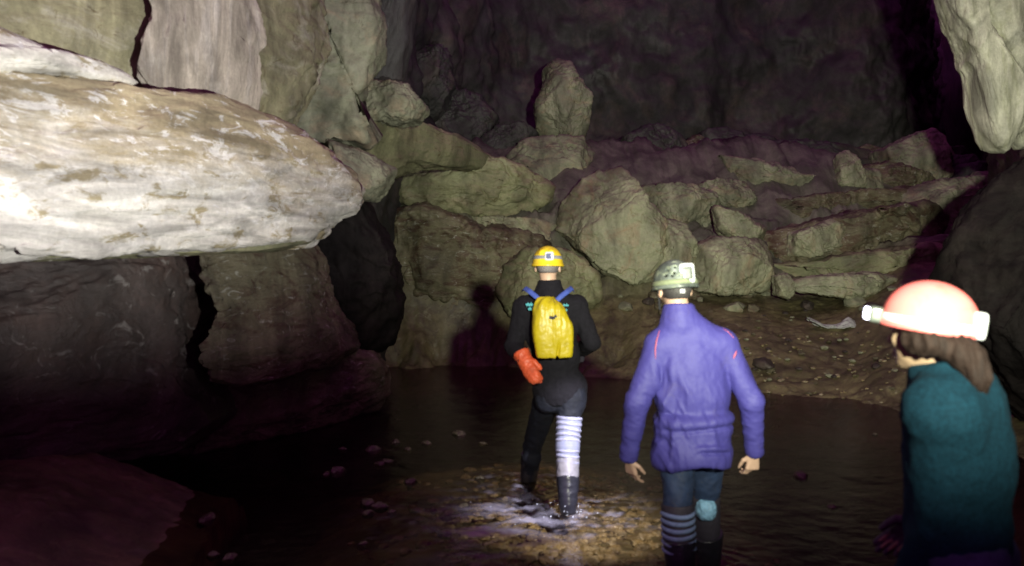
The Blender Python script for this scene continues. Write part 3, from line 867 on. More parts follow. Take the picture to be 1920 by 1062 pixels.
def nrm(v):
    v = np.array(v, float); return v / np.linalg.norm(v)

def frame(fwd, up=(0, 0, 1)):
    """columns: right, forward, up"""
    f = nrm(fwd); r = nrm(np.cross(f, up)); u = np.cross(r, f)
    return np.stack([r, f, u], 1)

def add_hand(S, wrist, dirv, palm, side, curl=0.5, sc=1.0, glove=0.0):
    """palm: unit vector out of the palm; side: direction the thumb leaves to"""
    d = nrm(dirv); n = nrm(np.array(palm) - d * (np.array(palm) @ d)); t = nrm(np.array(side) - d * (np.array(side) @ d) - n * (np.array(side) @ n))
    w = np.array(wrist, float)
    g = glove
    for k in range(4):                                           # palm
        off = t * (0.030 - 0.020 * k) * sc
        S.cap(w + off * 0.5, w + d * 0.085 * sc + off, (0.014 + g) * sc, (0.012 + g) * sc, 0.012)
    lens = [(0.040, 0.024, 0.020), (0.045, 0.028, 0.021), (0.041, 0.026, 0.020), (0.032, 0.020, 0.018)]
    for k in range(4):
        p = w + d * (0.088 - 0.004 * abs(k - 1)) * sc + t * (0.030 - 0.020 * k) * sc
        ang = 0.0; rad = 0.0088 + g
        for j, L in enumerate(lens[k]):
            ang += curl * (0.75 + 0.18 * k) * (1, 1.0, 0.7)[j]
            q = p + (d * math.cos(ang) + n * math.sin(ang)) * L * sc
            S.cap(p, q, rad * sc, (rad - 0.0009) * sc, 0.004)
            p = q; rad -= 0.0009
    p0 = w + d * 0.02 * sc + t * 0.022 * sc; p1 = p0 + (d * 0.6 + t * 0.65 + n * 0.4) * 0.042 * sc; p2 = p1 + (d * 0.85 + n * 0.4 + t * 0.15) * 0.032 * sc; p3 = p2 + (d * 0.9 + n * 0.5) * 0.024 * sc
    S.cap(p0, p1, (0.014 + g) * sc, (0.011 + g) * sc, 0.01); S.cap(p1, p2, (0.0105 + g) * sc, (0.0095 + g) * sc, 0.004); S.cap(p2, p3, (0.0095 + g) * sc, (0.008 + g) * sc, 0.003)

def head_prims(S, c, R):
    """c: centre of the skull, R: columns right, forward, up"""
    L = lambda x, y, z: c + R @ np.array([x, y, z])
    S.ell(L(0, -0.008, 0.02), (0.076, 0.096, 0.09), R, 0.0)
    S.ell(L(0, 0.03, -0.055), (0.056, 0.062, 0.065), R, 0.03)
    S.ell(L(0, 0.066, -0.098), (0.026, 0.022, 0.020), R, 0.02)          # chin
    S.cap(L(0, 0.088, 0.005), L(0, 0.108, -0.035), 0.009, 0.013, 0.012)  # nose
    for s in (-1, 1):
        S.ell(L(s * 0.031, 0.098, 0.008), (0.017, 0.012, 0.010), R, 0.008, 'sub')
        S.ell(L(s * 0.042, 0.062, -0.03), (0.022, 0.022, 0.022), R, 0.02)
        S.ell(L(s * 0.083, -0.004, -0.012), (0.010, 0.020, 0.033), R @ np.array(Matrix.Rotation(s * -0.35, 3, 'Z')), 0.006)  # ear
        S.ell(L(s * 0.092, 0.002, -0.010), (0.006, 0.011, 0.018), R, 0.004, 'sub')
    S.ell(L(0, 0.094, -0.066), (0.024, 0.010, 0.006), R, 0.005)          # lips
    S.ell(L(0, 0.093, -0.077), (0.019, 0.010, 0.006), R, 0.005)

def person(label, J, fwd, headf, lib, h=0.0045, build=1.0, headup=(0, 0, 1), base=None):
    """J: joints in world metres. Returns the root, the joints and a few helpers; the body is one continuous surface"""
    root = empty('person', tuple(base), label, 'person')
    T = frame(fwd); H = frame(headf, headup)
    pts = np.array(list(J.values()))
    lo, hi = pts.min(0) - 0.25, pts.max(0) + 0.25
    def torso(S, t, z0=True):
        c = (J['ls'] + J['rs']) / 2
        b = build
        S.ell(c + np.array([0, 0, -0.13]) , (0.165 * b + t, 0.105 * b + t, 0.20 + t), T, 0.0)
        S.ell(c + (J['pel'] - c) * 0.62, (0.145 * b + t, 0.10 * b + t, 0.17 + t), T, 0.05)
        S.ell(J['pel'] + np.array([0, 0, -0.01]), (0.160 * b + t, 0.115 * b + t, 0.12 + t), T, 0.05)
        S.cap(J['ls'], J['rs'], 0.055 * b + t, 0.055 * b + t, 0.05)
        S.cap(c + T @ np.array([0, -0.01, 0.00]), J['nk'], 0.062 + t, 0.052 + t, 0.05)
        S.cap((J['ls'] * 0.72 + c * 0.28), J['nk'] + (c - J['nk']) * 0.25, 0.045 + t, 0.045 + t, 0.05)
        S.cap((J['rs'] * 0.72 + c * 0.28), J['nk'] + (c - J['nk']) * 0.25, 0.045 + t, 0.045 + t, 0.05)
    def arms(S, t, cuff=0.0, which='lr'):
        for s in which:
            S.cap(J[s + 's'], J[s + 'e'], 0.056 * build + t, 0.041 * build + t, 0.03)
            S.cap(J[s + 'e'], J[s + 'w'], 0.041 * build + t, 0.026 + t + cuff, 0.02)
    def legs(S, t, t2=None, to='a'):
        for s in 'lr':
            S.cap(J[s + 'h'], J[s + 'k'], 0.088 * build + t, 0.056 + t, 0.035)
            mid = J[s + 'k'] * 0.68 + J[s + 'a'] * 0.32 + T @ np.array([0, -0.02, 0])
            S.cap(J[s + 'k'], mid, 0.052 + t, 0.056 + t, 0.02)
            S.cap(mid, J[s + 'a'], 0.056 + t, 0.038 + t, 0.02)
        for s in (-1, 1):
            S.ell(J['pel'] + T @ np.array([s * 0.075, -0.06, -0.09]), (0.09 + t, 0.07 + t, 0.09 + t), T, 0.04)
    B = SDF(lo, hi, h)
    head_prims(B, J['hd'], H)
    B.cap(J['nk'] + np.array([0, 0, -0.05]), J['hd'] + H @ np.array([0, -0.015, -0.04]), 0.056, 0.054, 0.02)
    torso(B, -0.008); arms(B, -0.004); legs(B, -0.006)
    for s, sg in (('l', -1), ('r', 1)):
        hd = J.get(s + 'hand')
        if hd is not None:
            pass
    for f in lib.get('hands', []): f(B)
    for s in 'lr':
        a = J[s + 'a']; S_ = nrm(J[s + 'toe'] - a) if (s + 'toe') in J else T[:, 1]
        B.cap(a + np.array([0, 0, -0.03]), a + T[:, 1] * 0.14 + np.array([0, 0, -0.055]), 0.038, 0.028, 0.02)
    V, Q = B.mesh()
    world_link('body', V, Q, lib['skin'], root)
    return root, T, H, lo, hi, torso, arms, legs

def cloth(root, name, S, mat, folds=None, **props):
    V, Q = S.mesh()
    if folds is not None:
        V = V + vnormals(V, Q) * folds(V)[:, None]
    return world_link(name, V, Q, mat, root, **props)

def helmet(root, c, R, mat, strap_m, box_m, dark_m, lens_m, sc=1.0, vents=(), brim=0.010, lit=False, band_z=0.012, box=(0.032, 0.012, 0.030), boxoff=0.0, boxz=0.0, ridges=True):
    """c: skull centre, R: head frame. Shell > strap, battery_pack, battery_window, lamp_housing, lamp_lens"""
    L = lambda x, y, z: c + R @ (np.array([x, y, z]) * sc)
    S = SDF(c - 0.26, c + 0.26, 0.004)
    S.ell(L(0, -0.004, 0.028), np.array((0.108, 0.134, 0.118)) * sc, R, 0.0)
    S.ell(L(0, -0.002, 0.0), np.array((0.108 + brim, 0.136 + brim, 0.030)) * sc, R, 0.022)
    for x in ((-0.035, 0.035) if ridges else ()):                                     # raised ridges over the crown
        S.cap(L(x, -0.10, 0.095), L(x, 0.10, 0.095), 0.014 * sc, 0.014 * sc, 0.03)
    S.ell(L(0, -0.004, 0.015), np.array((0.099, 0.124, 0.108)) * sc, R, 0.0, 'sub')
    S.cut(L(0, 0, -0.006), -R[:, 2], 0.004)
    for (x, y, z, a, b) in vents:
        S.ell(L(x, y, z), np.array((a, 0.05, b)) * sc, R, 0.004, 'sub')
    V, Q = S.mesh()
    sh = world_link('helmet', V, Q, mat, root)
    # strap: an elastic band hugging the shell
    n, w = 96, 4
    V = []
    for i in range(n):
        a = 2 * math.pi * i / n
        for (dz, dr) in ((-0.012, 0.0035), (0.012, 0.0025), (0.012, -0.002), (-0.012, -0.002)):
            zz = band_z + dz + 0.014
            k = math.sqrt(max(0.05, 1 - ((zz - 0.028) / 0.118) ** 2))
            ex = 0.006 * math.exp(-((zz - 0.0) / 0.022) ** 2)
            V.append(L((0.108 * k + dr + ex) * math.cos(a), -0.004 + (0.134 * k + dr + ex) * math.sin(a), zz))
    Q = [[(i * 4 + j), (i * 4 + (j + 1) % 4), ((i + 1) % n) * 4 + (j + 1) % 4, ((i + 1) % n) * 4 + j] for i in range(n) for j in range(4)]
    def child(name, V, Q, m):
        V = np.asarray(V, float) - np.array(root.location)
        o = link(name, mesh_from(name, V, np.array(Q)), m, sh)
        return o
    child('strap', V, Q, strap_m)
    def rbox(cx, hx, Rb=None, h=0.0025, p=6):
        S = SDF(cx - 0.09, cx + 0.09, h)
        S.ell(cx, hx, R if Rb is None else Rb, 0, p=p)
        return S.mesh()
    yb = -0.139
    bx, by, bz = box
    rz = np.array(Matrix.Rotation(-boxoff * 6.0, 3, 'Z')) if boxoff else np.eye(3)
    Rb = R @ rz
    cb = L(boxoff, yb + abs(boxoff) * 0.5 + boxz * 0.25, band_z + 0.020 + boxz)
    child('battery_pack', *rbox(cb, (bx, by + 0.006, bz), Rb), box_m)
    child('battery_window', *rbox(cb + Rb @ np.array([0, -(by + 0.0075), 0.0]), (bx * 0.62, 0.004, bz * 0.62), Rb, 0.002), dark_m)
    cl = L(0, 0.148, band_z + 0.015)
    child('lamp_housing', *rbox(cl, (0.036, 0.020, 0.024)), dark_m)
    child('lamp_lens', *rbox(cl + R @ np.array([0, 0.020, 0]), (0.028, 0.010, 0.018)), lens_m)
    return sh

# shared materials
SKIN = plain('skin', (0.52, 0.34, 0.25), 0.5, var=0.08, nscale=30, bump=0.1)
SKIN2 = plain('pale_skin', (0.24, 0.165, 0.105), 0.5, var=0.08, nscale=30, bump=0.1)
SILVER = plain('silver_plastic', (0.62, 0.62, 0.64), 0.35, 0.1, var=0.06)
WHITEP = plain('white_plastic_case', (0.40, 0.41, 0.42), 0.35, var=0.05)
GREYW = plain('grey_window', (0.07, 0.08, 0.07), 0.3, var=0.08)
BLACKP = plain('black_plastic', (0.03, 0.03, 0.035), 0.4)
STRAPG = plain('grey_elastic', (0.22, 0.22, 0.24), 0.7, var=0.3, nscale=120)
STRAPW = plain('pale_elastic', (0.55, 0.55, 0.56), 0.7, var=0.2, nscale=120)
LENS_ON = plain('lit_lens', (0.9, 0.9, 1.0), 0.2, emit=((0.80, 0.80, 1.0), 9.0))
LENS_OFF = plain('lens', (0.7, 0.75, 0.8), 0.1, emit=((0.85, 0.9, 1.0), 2.0))
CLOTH_BLACK = plain('black_fleece', (0.009, 0.008, 0.012), 0.9, var=0.35, nscale=90, bump=0.5, bdist=0.003, spec=0.2)
NAVY = plain('navy_trousers', (0.030, 0.045, 0.085), 0.8, var=0.35, nscale=40, bump=0.5, bdist=0.004, spec=0.3)
RUBBER = plain('black_rubber', (0.020, 0.020, 0.028), 0.28, var=0.3, nscale=14, bump=0.25, bdist=0.004)
PURPLE = plain('purple_jersey', (0.050, 0.043, 0.235), 0.66, var=0.12, nscale=180, bump=0.4, bdist=0.0015, spec=0.5, dirt=0.18)
TEAL = plain('teal_fleece', (0.003, 0.018, 0.029), 0.9, var=0.4, nscale=90, bump=0.35, bdist=0.002, spec=0.1)
HAIR_D = plain('dark_hair', (0.05, 0.045, 0.045), 0.6, var=0.5, nscale=160, bump=0.8, bdist=0.004)
HAIR_G = plain('grey_hair', (0.16, 0.14, 0.14), 0.6, var=0.5, nscale=160, bump=0.8, bdist=0.004)
HAIR_B = plain('brown_hair', (0.014, 0.008, 0.006), 0.75, var=0.5, nscale=60, bump=1.0, bdist=0.006, stretch=(1, 1, 0.15), spec=0.15)

def cap_hair(root, c, R, mat, zlow=-0.055, sc=1.0):
    S = SDF(c - 0.2, c + 0.2, 0.004)
    L = lambda x, y, z: c + R @ np.array([x, y, z])
    S.ell(L(0, -0.012, 0.018), (0.083, 0.099, 0.094), R, 0.0)
    S.cap(L(0, -0.055, -0.02), L(0, -0.045, zlow), 0.055, 0.045, 0.03)
    S.ell(L(0, 0.11, -0.02), (0.09, 0.09, 0.12), R, 0.015, 'sub')
    S.cut(L(0, 0, zlow), -R[:, 2] , 0.01)
    V, Q = S.mesh()
    V = V + vnormals(V, Q) * (0.002 * pn(V * 180))[:, None]
    return world_link('hair', V, Q, mat, root)

def boot(root, S, ank, knee, T, top, r=0.058, toe=0.17, name='boot', mat=None):
    up = nrm(knee - ank)
    S.cap(ank, ank + up * top, r - 0.008, r + 0.008, 0.02)
    S.cap(ank + np.array([0, 0, -0.045]), ank + T[:, 1] * toe + np.array([0, 0, -0.062]), 0.045, 0.036, 0.03)
    S.cap(ank + np.array([0, 0, -0.05]) - T[:, 1] * 0.02, ank + np.array([0, 0, -0.06]), 0.045, 0.045, 0.02)
    S.cut(ank + np.array([0, 0, -0.098]), (0, 0, -1), 0.004)
    S.cut(ank + up * top, up, 0.003)
    V, Q = S.mesh()
    V = V + vnormals(V, Q) * (0.004 * fbm(V * np.array([14, 14, 30]), 2))[:, None]
    return world_link(name, V, Q, mat, root)

def ring(root, c, up, r, hh, mat, name='stripe', bulge=0.006, squash=1.0, wob=0.0, parent=None, seed=0):
    """raised band round a limb"""
    F = frame(np.array([0.0, 1, 0]) - up * up[1], up); n, m = 48, 8
    V = []
    for i in range(n):
        a = 2 * math.pi * i / n
        rad = F[:, 0] * math.cos(a) + F[:, 1] * math.sin(a) * squash
        for j in range(m):
            b = 2 * math.pi * j / m
            V.append(c + rad * (r + bulge * math.cos(b)) + up * (hh * math.sin(b) + wob * math.sin(a * 2 + seed)))
    Q = [[i * m + j, i * m + (j + 1) % m, ((i + 1) % n) * m + (j + 1) % m, ((i + 1) % n) * m + j] for i in range(n) for j in range(m)]
    V = np.array(V)
    par = parent or root
    return link(name, mesh_from(name, V - np.array(root.location), np.array(Q)), mat, par)

# ------------------------------------------------------------------ person 1: yellow helmet, yellow bag
def person_one():
    D = 5.9
    J = dict(hd=P(1027, 499, D), nk=P(1030, 540, D), ls=P(983, 577, D), rs=P(1080, 575, D), pel=P(1050, 722, 5.95),
             le=P(963, 650, 5.92), lw=P(984, 676, 5.72), re=P(1110, 642, 5.88), rw=P(1092, 655, 6.13),
             lh=P(1029, 738, 5.97), rh=P(1070, 738, 5.90), lk=P(998, 838, 6.36), rk=P(1064, 838, 5.80), la=P(991, 898, 6.45), ra=P(1065, 944, 5.66))
    skin = SKIN
    fw = np.array([0.02, 1, 0])
    base = P(1035, 960, 5.8); base[2] = -0.14
    ld = nrm(P(1008, 722, 5.62) - J['lw'])
    hands = [lambda B: add_hand(B, J['lw'], ld, (0.4, 0.9, 0), (1, -0.3, 0.2), 0.35),
             lambda B: add_hand(B, J['rw'], (0, 0.8, -0.6), (-1, 0, 0), (0, 0.6, 0.8), 0.5, 0.9)]
    root, T, H, lo, hi, torso, arms, legs = person('caver walking ahead in a yellow helmet, black jacket and orange glove', J, fw, (0.12, 1, -0.05), dict(skin=skin, hands=hands), h=0.006, base=base)
    S = SDF(lo, hi, 0.008); torso(S, 0.016); arms(S, 0.014, 0.008)
    S.cap(J['nk'] + np.array([0, 0, -0.06]), J['nk'] + np.array([0, 0, 0.07]), 0.085, 0.070, 0.03)
    S.cut(J['nk'] + np.array([0, 0, 0.05]), (0, 0.1, 1)); S.ell(J['pel'] + np.array([0, 0, -0.04]), (0.180, 0.165, 0.16), T, 0.04); S.cut(J['pel'] + np.array([0, 0, -0.12]), (0, 0, -1))
    dl_ = nrm(J['lw'] - J['le']); S.cap(J['lw'] + dl_ * 0.08, J['lw'] + dl_ * 0.2, 0.08, 0.08, 0, 'sub')
    cloth(root, 'jacket', S, CLOTH_BLACK, lambda V: 0.010 * ridged(V * np.array([9, 9, 5]) + 2, 3) + 0.004 * fbm(V * 25, 2))
    S = SDF(lo, hi, 0.008); legs(S, 0.007)
    S.ell(J['pel'], (0.165, 0.125, 0.12), T, 0.04); S.cut(J['pel'] + np.array([0, 0, 0.06]), (0, 0, 1))
    S.cap(J['rk'] + nrm(J['rh'] - J['rk']) * 0.10, J['ra'], 0.12, 0.12, 0, 'sub')
    cloth(root, 'trousers', S, M['trouser1'], lambda V: 0.010 * ridged(V * np.array([8, 8, 9]) + 5, 3) + 0.004 * fbm(V * 22, 2))
    for s in 'lr':
        S = SDF(J[s + 'a'] - 0.32, J[s + 'a'] + np.array([0.32, 0.45, 0.45]), 0.006)
        boot(root, S, J[s + 'a'], J[s + 'k'], T, 0.17 if s == 'r' else 0.22, 0.070, mat=RUBBER)
        if s == 'r':
            u_ = nrm(J['rk'] - J['ra']); S = SDF(J['ra'] - 0.3, J['ra'] + 0.4, 0.005)
            S.cap(J['ra'] + u_ * 0.155, J['ra'] + u_ * 0.285, 0.074, 0.080, 0.0); S.cut(J['ra'] + u_ * 0.155, -u_); S.cut(J['ra'] + u_ * 0.285, u_)
            cloth(root, 'boot_cuff', S, M['boot_grey'], lambda V: 0.004 * fbm(V * 20, 2))
    # pale ribbed knee sleeve on the right leg
    up = nrm(J['rh'] - J['rk']); lowc = J['rk'] - nrm(J['rk'] - J['ra']) * 0.105; hic = J['rk'] + up * 0.185
    S = SDF(J['rk'] - 0.33, J['rk'] + 0.33, 0.005)
    S.cap(lowc, J['rk'], 0.072, 0.077, 0.01); S.cap(J['rk'], hic, 0.077, 0.087, 0.03)
    S.cut(lowc, -up); S.cut(hic, up)
    kn = cloth(root, 'knee_sleeve', S, M['sleeve_dark'])
    for i in range(9):
        t = i / 8
        if t < 0.36: c = lowc + (J['rk'] - lowc) * (t / 0.36)
        else: c = J['rk'] + (hic - J['rk']) * ((t - 0.36) / 0.64)
        ring(root, c, up, 0.0725 + 0.012 * t, 0.0125, M['sleeve_pale'], 'rib', 0.008, 1.0, 0.004, kn, i)
    # orange glove
    S = SDF(J['lw'] - 0.26, J['lw'] + 0.26, 0.004)
    S.cap(J['lw'] - ld * 0.05, J['lw'] + ld * 0.02, 0.058, 0.046, 0.01)
    add_hand(S, J['lw'] + ld * 0.0, ld, (0.4, 0.9, 0), (1, -0.3, 0.2), 0.28, 1.0, 0.006)
    S.cap(J['lw'] + ld * 0.02, J['lw'] + ld * 0.14, 0.044, 0.044, 0.03, sq=((0.4, 0.9, 0), 0.6))
    S.cut(J['lw'] - ld * 0.06, -ld)
    cloth(root, 'glove', S, M['orange'], lambda V: 0.004 * ridged(V * 24, 2))
    S = SDF(J['rw'] - 0.22, J['rw'] + 0.22, 0.005)
    add_hand(S, J['rw'], (0, 0.8, -0.6), (-1, 0, 0), (0, 0.6, 0.8), 0.5, 1.1, 0.005)
    cloth(root, 'glove', S, M['darkglove'], label='dark glove on the right hand')
    cap_hair(root, J['hd'], H, HAIR_G, -0.05)
    helmet(root, J['hd'], H, M['yellow_shell'], STRAPG, SILVER, M['bluewin'], LENS_OFF, sc=0.95, boxoff=0.022, box=(0.030, 0.012, 0.030), band_z=0.045)
    # cyan lettering peeking out either side of the bag: flat print
    for (x0, y0, x1, y1) in ((986, 569, 1000, 575), (990, 577, 1002, 583), (1054, 571, 1066, 575), (1056, 580, 1064, 584)):
        pts = []
        for k in range(8):
            t = k / 7; px = x0 + (x1 - x0) * t
            yy = y0 + 2 * math.sin(k * 2.2)
            for q in (yy, y0 + (y1 - y0) * (0.55 + 0.45 * abs(math.sin(k * 1.7)))):
                pts.append(P(px, q, 5.9 - 0.152))
        Q = [[2 * k, 2 * k + 2, 2 * k + 3, 2 * k + 1] for k in range(7)]
        V = np.array(pts); V2 = V + np.array([0, 0.05, 0]); n = len(V)
        Q2 = [[a + n for a in q[::-1]] for q in Q] + [[2 * k + 1, 2 * k + 3, 2 * k + 3 + n, 2 * k + 1 + n] for k in range(7)] + [[2 * k + 2, 2 * k, 2 * k + n, 2 * k + 2 + n] for k in range(7)]
        world_link('lettering', np.concatenate([V, V2]), np.array(Q + Q2), M['cyan'], root, smooth=False)
    # the bag: a thing of its own
    c = P(1038, 618, 5.9 - 0.235)
    bag = empty('caving_bag', tuple(P(1038, 668, 5.66)), 'bright yellow drawstring caving bag with blue shoulder straps on the first man\'s back', 'bag')
    S = SDF(c - 0.34, c + 0.34, 0.005)
    S.ell(P(1039, 640, 5.68), (0.122, 0.066, 0.135), np.eye(3), 0, p=5)
    S.ell(P(1032, 605, 5.68), (0.098, 0.062, 0.12), np.eye(3), 0.05, p=3.5)
    S.cap(P(1024, 580, 5.70), P(1022, 566, 5.73), 0.064, 0.056, 0.05)
    S.cut(P(1040, 670, 5.68), (0.02, 0, -1), 0.01)
    S.cut(P(1028, 560, 5.68), (0, 0, 1), 0.01)
    V, Q = S.mesh()
    N = vnormals(V, Q)
    zt = (V[:, 2] - P(0, 670, 5.68)[2]) / 0.38
    ax = np.arctan2(V[:, 0] - c[0], -(V[:, 1] - 5.72))
    f = 0.008 * ridged(np.stack([ax * 1.3, V[:, 2] * 2.2, V[:, 1] * 2], 1) + 4, 3) * (0.5 + zt) + 0.006 * np.cos(ax * 11 + 2 * zt) * sstep(0.6, 1.0, zt)
    crease = -0.022 * np.exp(-((V[:, 0] - P(1046, 0, 5.65)[0] + (0.10 - zt) * 0.05) / 0.008) ** 2) * sstep(0.36, 0.1, zt)
    V = V + N * (f + crease + 0.003 * fbm(V * 30, 2))[:, None]
    world_link('sack', V, Q, M['bag_yellow'], bag)
    def strap(pts, w, m, name='strap', parent=bag, th=0.006):
        pts = np.array(pts); t = np.linspace(0, 1, 24); k = np.linspace(0, 1, len(pts))
        C_ = np.stack([np.interp(t, k, pts[:, j]) for j in range(3)], 1)
        Tn = np.gradient(C_, axis=0); V = []
        for i in range(24):
            tt = nrm(Tn[i]); out = np.array([0, -1, 0.25]); s = nrm(np.cross(tt, out)); o = nrm(np.cross(s, tt))
            for a, b in ((-1, 0), (1, 0), (1, 1), (-1, 1)): V.append(C_[i] + s * a * w / 2 + o * b * th)
        Q = [[i * 4 + j, i * 4 + (j + 1) % 4, (i + 1) * 4 + (j + 1) % 4, (i + 1) * 4 + j] for i in range(23) for j in range(4)]
        return world_link(name, np.array(V), np.array(Q), m, parent)
    strap([P(1016, 566, 5.74), P(1004, 556, 5.76), P(992, 546, 5.80), P(984, 541, 5.87), P(982, 545, 5.97)], 0.034, M['blue_web'])
    strap([P(1042, 566, 5.74), P(1052, 556, 5.76), P(1064, 547, 5.80), P(1072, 541, 5.87), P(1074, 545, 5.97)], 0.034, M['blue_web'])
    strap([P(1032, 571, 5.655), P(1034, 582, 5.64), P(1037, 592, 5.63)], 0.012, M['darkglove'], 'drawcord')
    strap([P(1030, 595, 5.612), P(1036, 597, 5.608), P(1043, 592, 5.612)], 0.020, M['darkglove'], 'printed_mark', th=0.004)

M['trouser1'] = plain('blue_black_trousers', (0.005, 0.006, 0.012), 0.8, var=0.35, nscale=14, bump=0.5, bdist=0.004, spec=0.3)
M['boot_grey'] = plain('grey_rubber', (0.20, 0.19, 0.22), 0.35, var=0.35, nscale=9, bump=0.25, bdist=0.004, dirt=0.7)
M['sleeve_dark'] = plain('blue_grey_neoprene', (0.16, 0.17, 0.26), 0.7)
M['sleeve_pale'] = plain('pale_neoprene', (0.22, 0.22, 0.32), 0.6, var=0.25, dirt=0.5)
M['orange'] = plain('orange_rubber_glove', (0.62, 0.095, 0.035), 0.5, var=0.25, nscale=25, bump=0.3, dirt=0.5)
M['darkglove'] = plain('dark_glove', (0.035, 0.03, 0.045), 0.7, var=0.3)
M['yellow_shell'] = plain('yellow_helmet_plastic', (0.68, 0.47, 0.02), 0.35, var=0.1, nscale=14, dirt=0.6)
M['bluewin'] = plain('blue_grey_window', (0.10, 0.11, 0.20), 0.3)
M['cyan'] = plain('cyan_print', (0.03, 0.30, 0.36), 0.6)
M['bag_yellow'] = plain('yellow_tarpaulin', (0.48, 0.37, 0.010), 0.42, var=0.12, nscale=16, bump=0.3, bdist=0.004, dirt=0.55)
M['blue_web'] = plain('blue_webbing', (0.06, 0.10, 0.42), 0.7, var=0.2, nscale=120)
person_one()

# ------------------------------------------------------------------ person 2: purple top
def person_two():
    D = 4.4
    J = dict(hd=P(1265, 541, D + 0.03), nk=P(1270, 583, D), ls=P(1236, 647, D), rs=P(1356, 646, D), pel=P(1300, 806, D + 0.03),
             le=P(1194, 755, D - 0.03), lw=P(1179, 856, D + 0.06), re=P(1409, 752, D - 0.03), rw=P(1414, 846, D + 0.06),
             lh=P(1273, 815, D + 0.02), rh=P(1328, 815, D + 0.04), lk=P(1270, 945, 4.36), rk=P(1323, 940, 4.60), la=P(1277, 1084, 4.33), ra=P(1328, 1050, 4.74))
    J['nk'] = P(1272, 586, D)
    base = P(1300, 1100, 4.5); base[2] = -0.14
    hands = [lambda B: add_hand(B, J['lw'] + np.array([0, 0, -0.01]), (0.22, 0.25, -1), (0.75, 0.55, 0), (0.5, -0.9, 0), 0.42, 0.98),
             lambda B: add_hand(B, J['rw'] + np.array([0, 0, -0.01]), (-0.08, 0.15, -1), (-0.3, 0.95, 0), (-1, 0, 0), 0.75, 0.98)]
    root, T, H, lo, hi, torso, arms, legs = person('middle caver seen from behind in a purple long-sleeved top and grey-green helmet', J, (0.0, 1, 0), (-0.16, 1, -0.12), dict(skin=SKIN, hands=hands), h=0.0042, base=base, build=1.04, headup=(-0.05, 0, 1))
    S = SDF(lo, hi, 0.007)
    torso(S, 0.012); arms(S, 0.014, 0.003)
    c = (J['ls'] + J['rs']) / 2
    S.ell(P(1302, 740, D + 0.01), (0.178, 0.135, 0.17), T, 0.03)
    S.ell(P(1303, 800, D + 0.01), (0.192, 0.158, 0.13), T, 0.03)
    S.ell(P(1302, 850, D + 0.01), (0.190, 0.176, 0.17), T, 0.03)
    S.cap(P(1255, 640, D), P(1266, 600, D), 0.065, 0.06, 0.05); S.cap(P(1338, 640, D), P(1280, 600, D), 0.065, 0.06, 0.05)
    S.cap(J['nk'] + np.array([0, 0, -0.06]), J['nk'] + np.array([0, 0, 0.07]), 0.082, 0.068, 0.03)
    S.cut(J['nk'] + np.array([0, 0, 0.040]), (0.0, 0.15, 1), 0.004)
    sl, (X, Y, Z) = S.sub(S.lo, S.lo + S.n * S.h)
    hem = P(0, 866, D)[2] + 0.018 * np.sin(X * 14 + 1) - 0.03 * (X - 0.9)
    arm = (np.abs(X - P(1302, 0, D)[0]) > 0.235)
    S.F = np.where(arm, S.F, np.maximum(S.F, (hem - Z).astype(np.float32)))
    for q in 'lr':
        dq = nrm(J[q + 'w'] - J[q + 'e']); S.cap(J[q + 'w'] + dq * 0.085, J[q + 'w'] + dq * 0.2, 0.075, 0.075, 0, 'sub')
    V, Q = S.mesh()
    N = vnormals(V, Q)
    xc, zc = P(1300, 0, D)[0], V[:, 2]
    u = V[:, 0] - xc
    tors = sstep(0.25, 0.2, np.abs(u)) * (V[:, 2] > P(0, 880, D)[2])
    # draped folds: radiating from the shoulders and armpits down, gathered at the waist
    r1 = ridged(np.stack([u * 11 + 0.9 * (zc - 1.1), V[:, 1] * 6, zc * 2.2], 1) + 3, 2)
    lowz = sstep(P(0, 640, D)[2], P(0, 760, D)[2], zc)
    side = sstep(0.02, -0.16, u)
    f = tors * lowz * 0.021 * r1 * (0.45 + 0.9 * side)
    diag = ridged(np.stack([(u * 1.0 + zc * 0.55) * 10, V[:, 1] * 3, zc * 1.2], 1) + 9, 2)
    f += tors * lowz * (0.25 + side) * 0.018 * diag
    zf = P(0, 797, D)[2] + 0.010 * np.sin(u * 11)
    f += tors * 0.017 * (np.exp(-((zc - zf - 0.030) / 0.028) ** 2) - 1.0 * np.exp(-((zc - zf) / 0.010) ** 2)) * sstep(-0.22, -0.1, u)
    zf2 = P(0, 838, D)[2] - 0.22 * (u - 0.02) * (u > 0.0) + 0.02 * np.sin(u * 9)
    f += tors * 0.014 * (np.exp(-((zc - zf2 - 0.02) / 0.016) ** 2) - np.exp(-((zc - zf2) / 0.009) ** 2)) * sstep(-0.05, 0.05, u) * sstep(0.19, 0.12, u)
    slv = (1 - tors)
    f += slv * 0.007 * ridged(np.stack([V[:, 0] * 7, V[:, 1] * 7, zc * 13 + u * 3], 1) + 6, 3) * sstep(P(0, 660, D)[2], P(0, 760, D)[2], zc)
    f += 0.0025 * ridged(V * np.array([16, 16, 8]), 4) + 0.003 * fbm(V * 30, 3)
    world_link('long_sleeved_top', V + N * f[:, None], Q, PURPLE, root)
    # salmon seams lying on the top
    def seam(pts, w):
        pts = np.array(pts); n = 20; t = np.linspace(0, 1, n); k = np.linspace(0, 1, len(pts))
        C_ = np.stack([np.interp(t, k, pts[:, j]) for j in range(3)], 1); VV = []
        Vb = V + N * f[:, None]
        for i in range(n):
            # project onto the cloth: nearest cloth vertex in x-z on the camera side
            dd = (Vb[:, 0] - C_[i, 0]) ** 2 + (Vb[:, 2] - C_[i, 2]) ** 2 + np.where(Vb[:, 1] > D + 0.02, 1, 0)
            j = np.argmin(dd); C_[i, 1] = Vb[j, 1] - 0.0045
        C_[1:-1, 1] = (C_[:-2, 1] + C_[1:-1, 1] + C_[2:, 1]) / 3
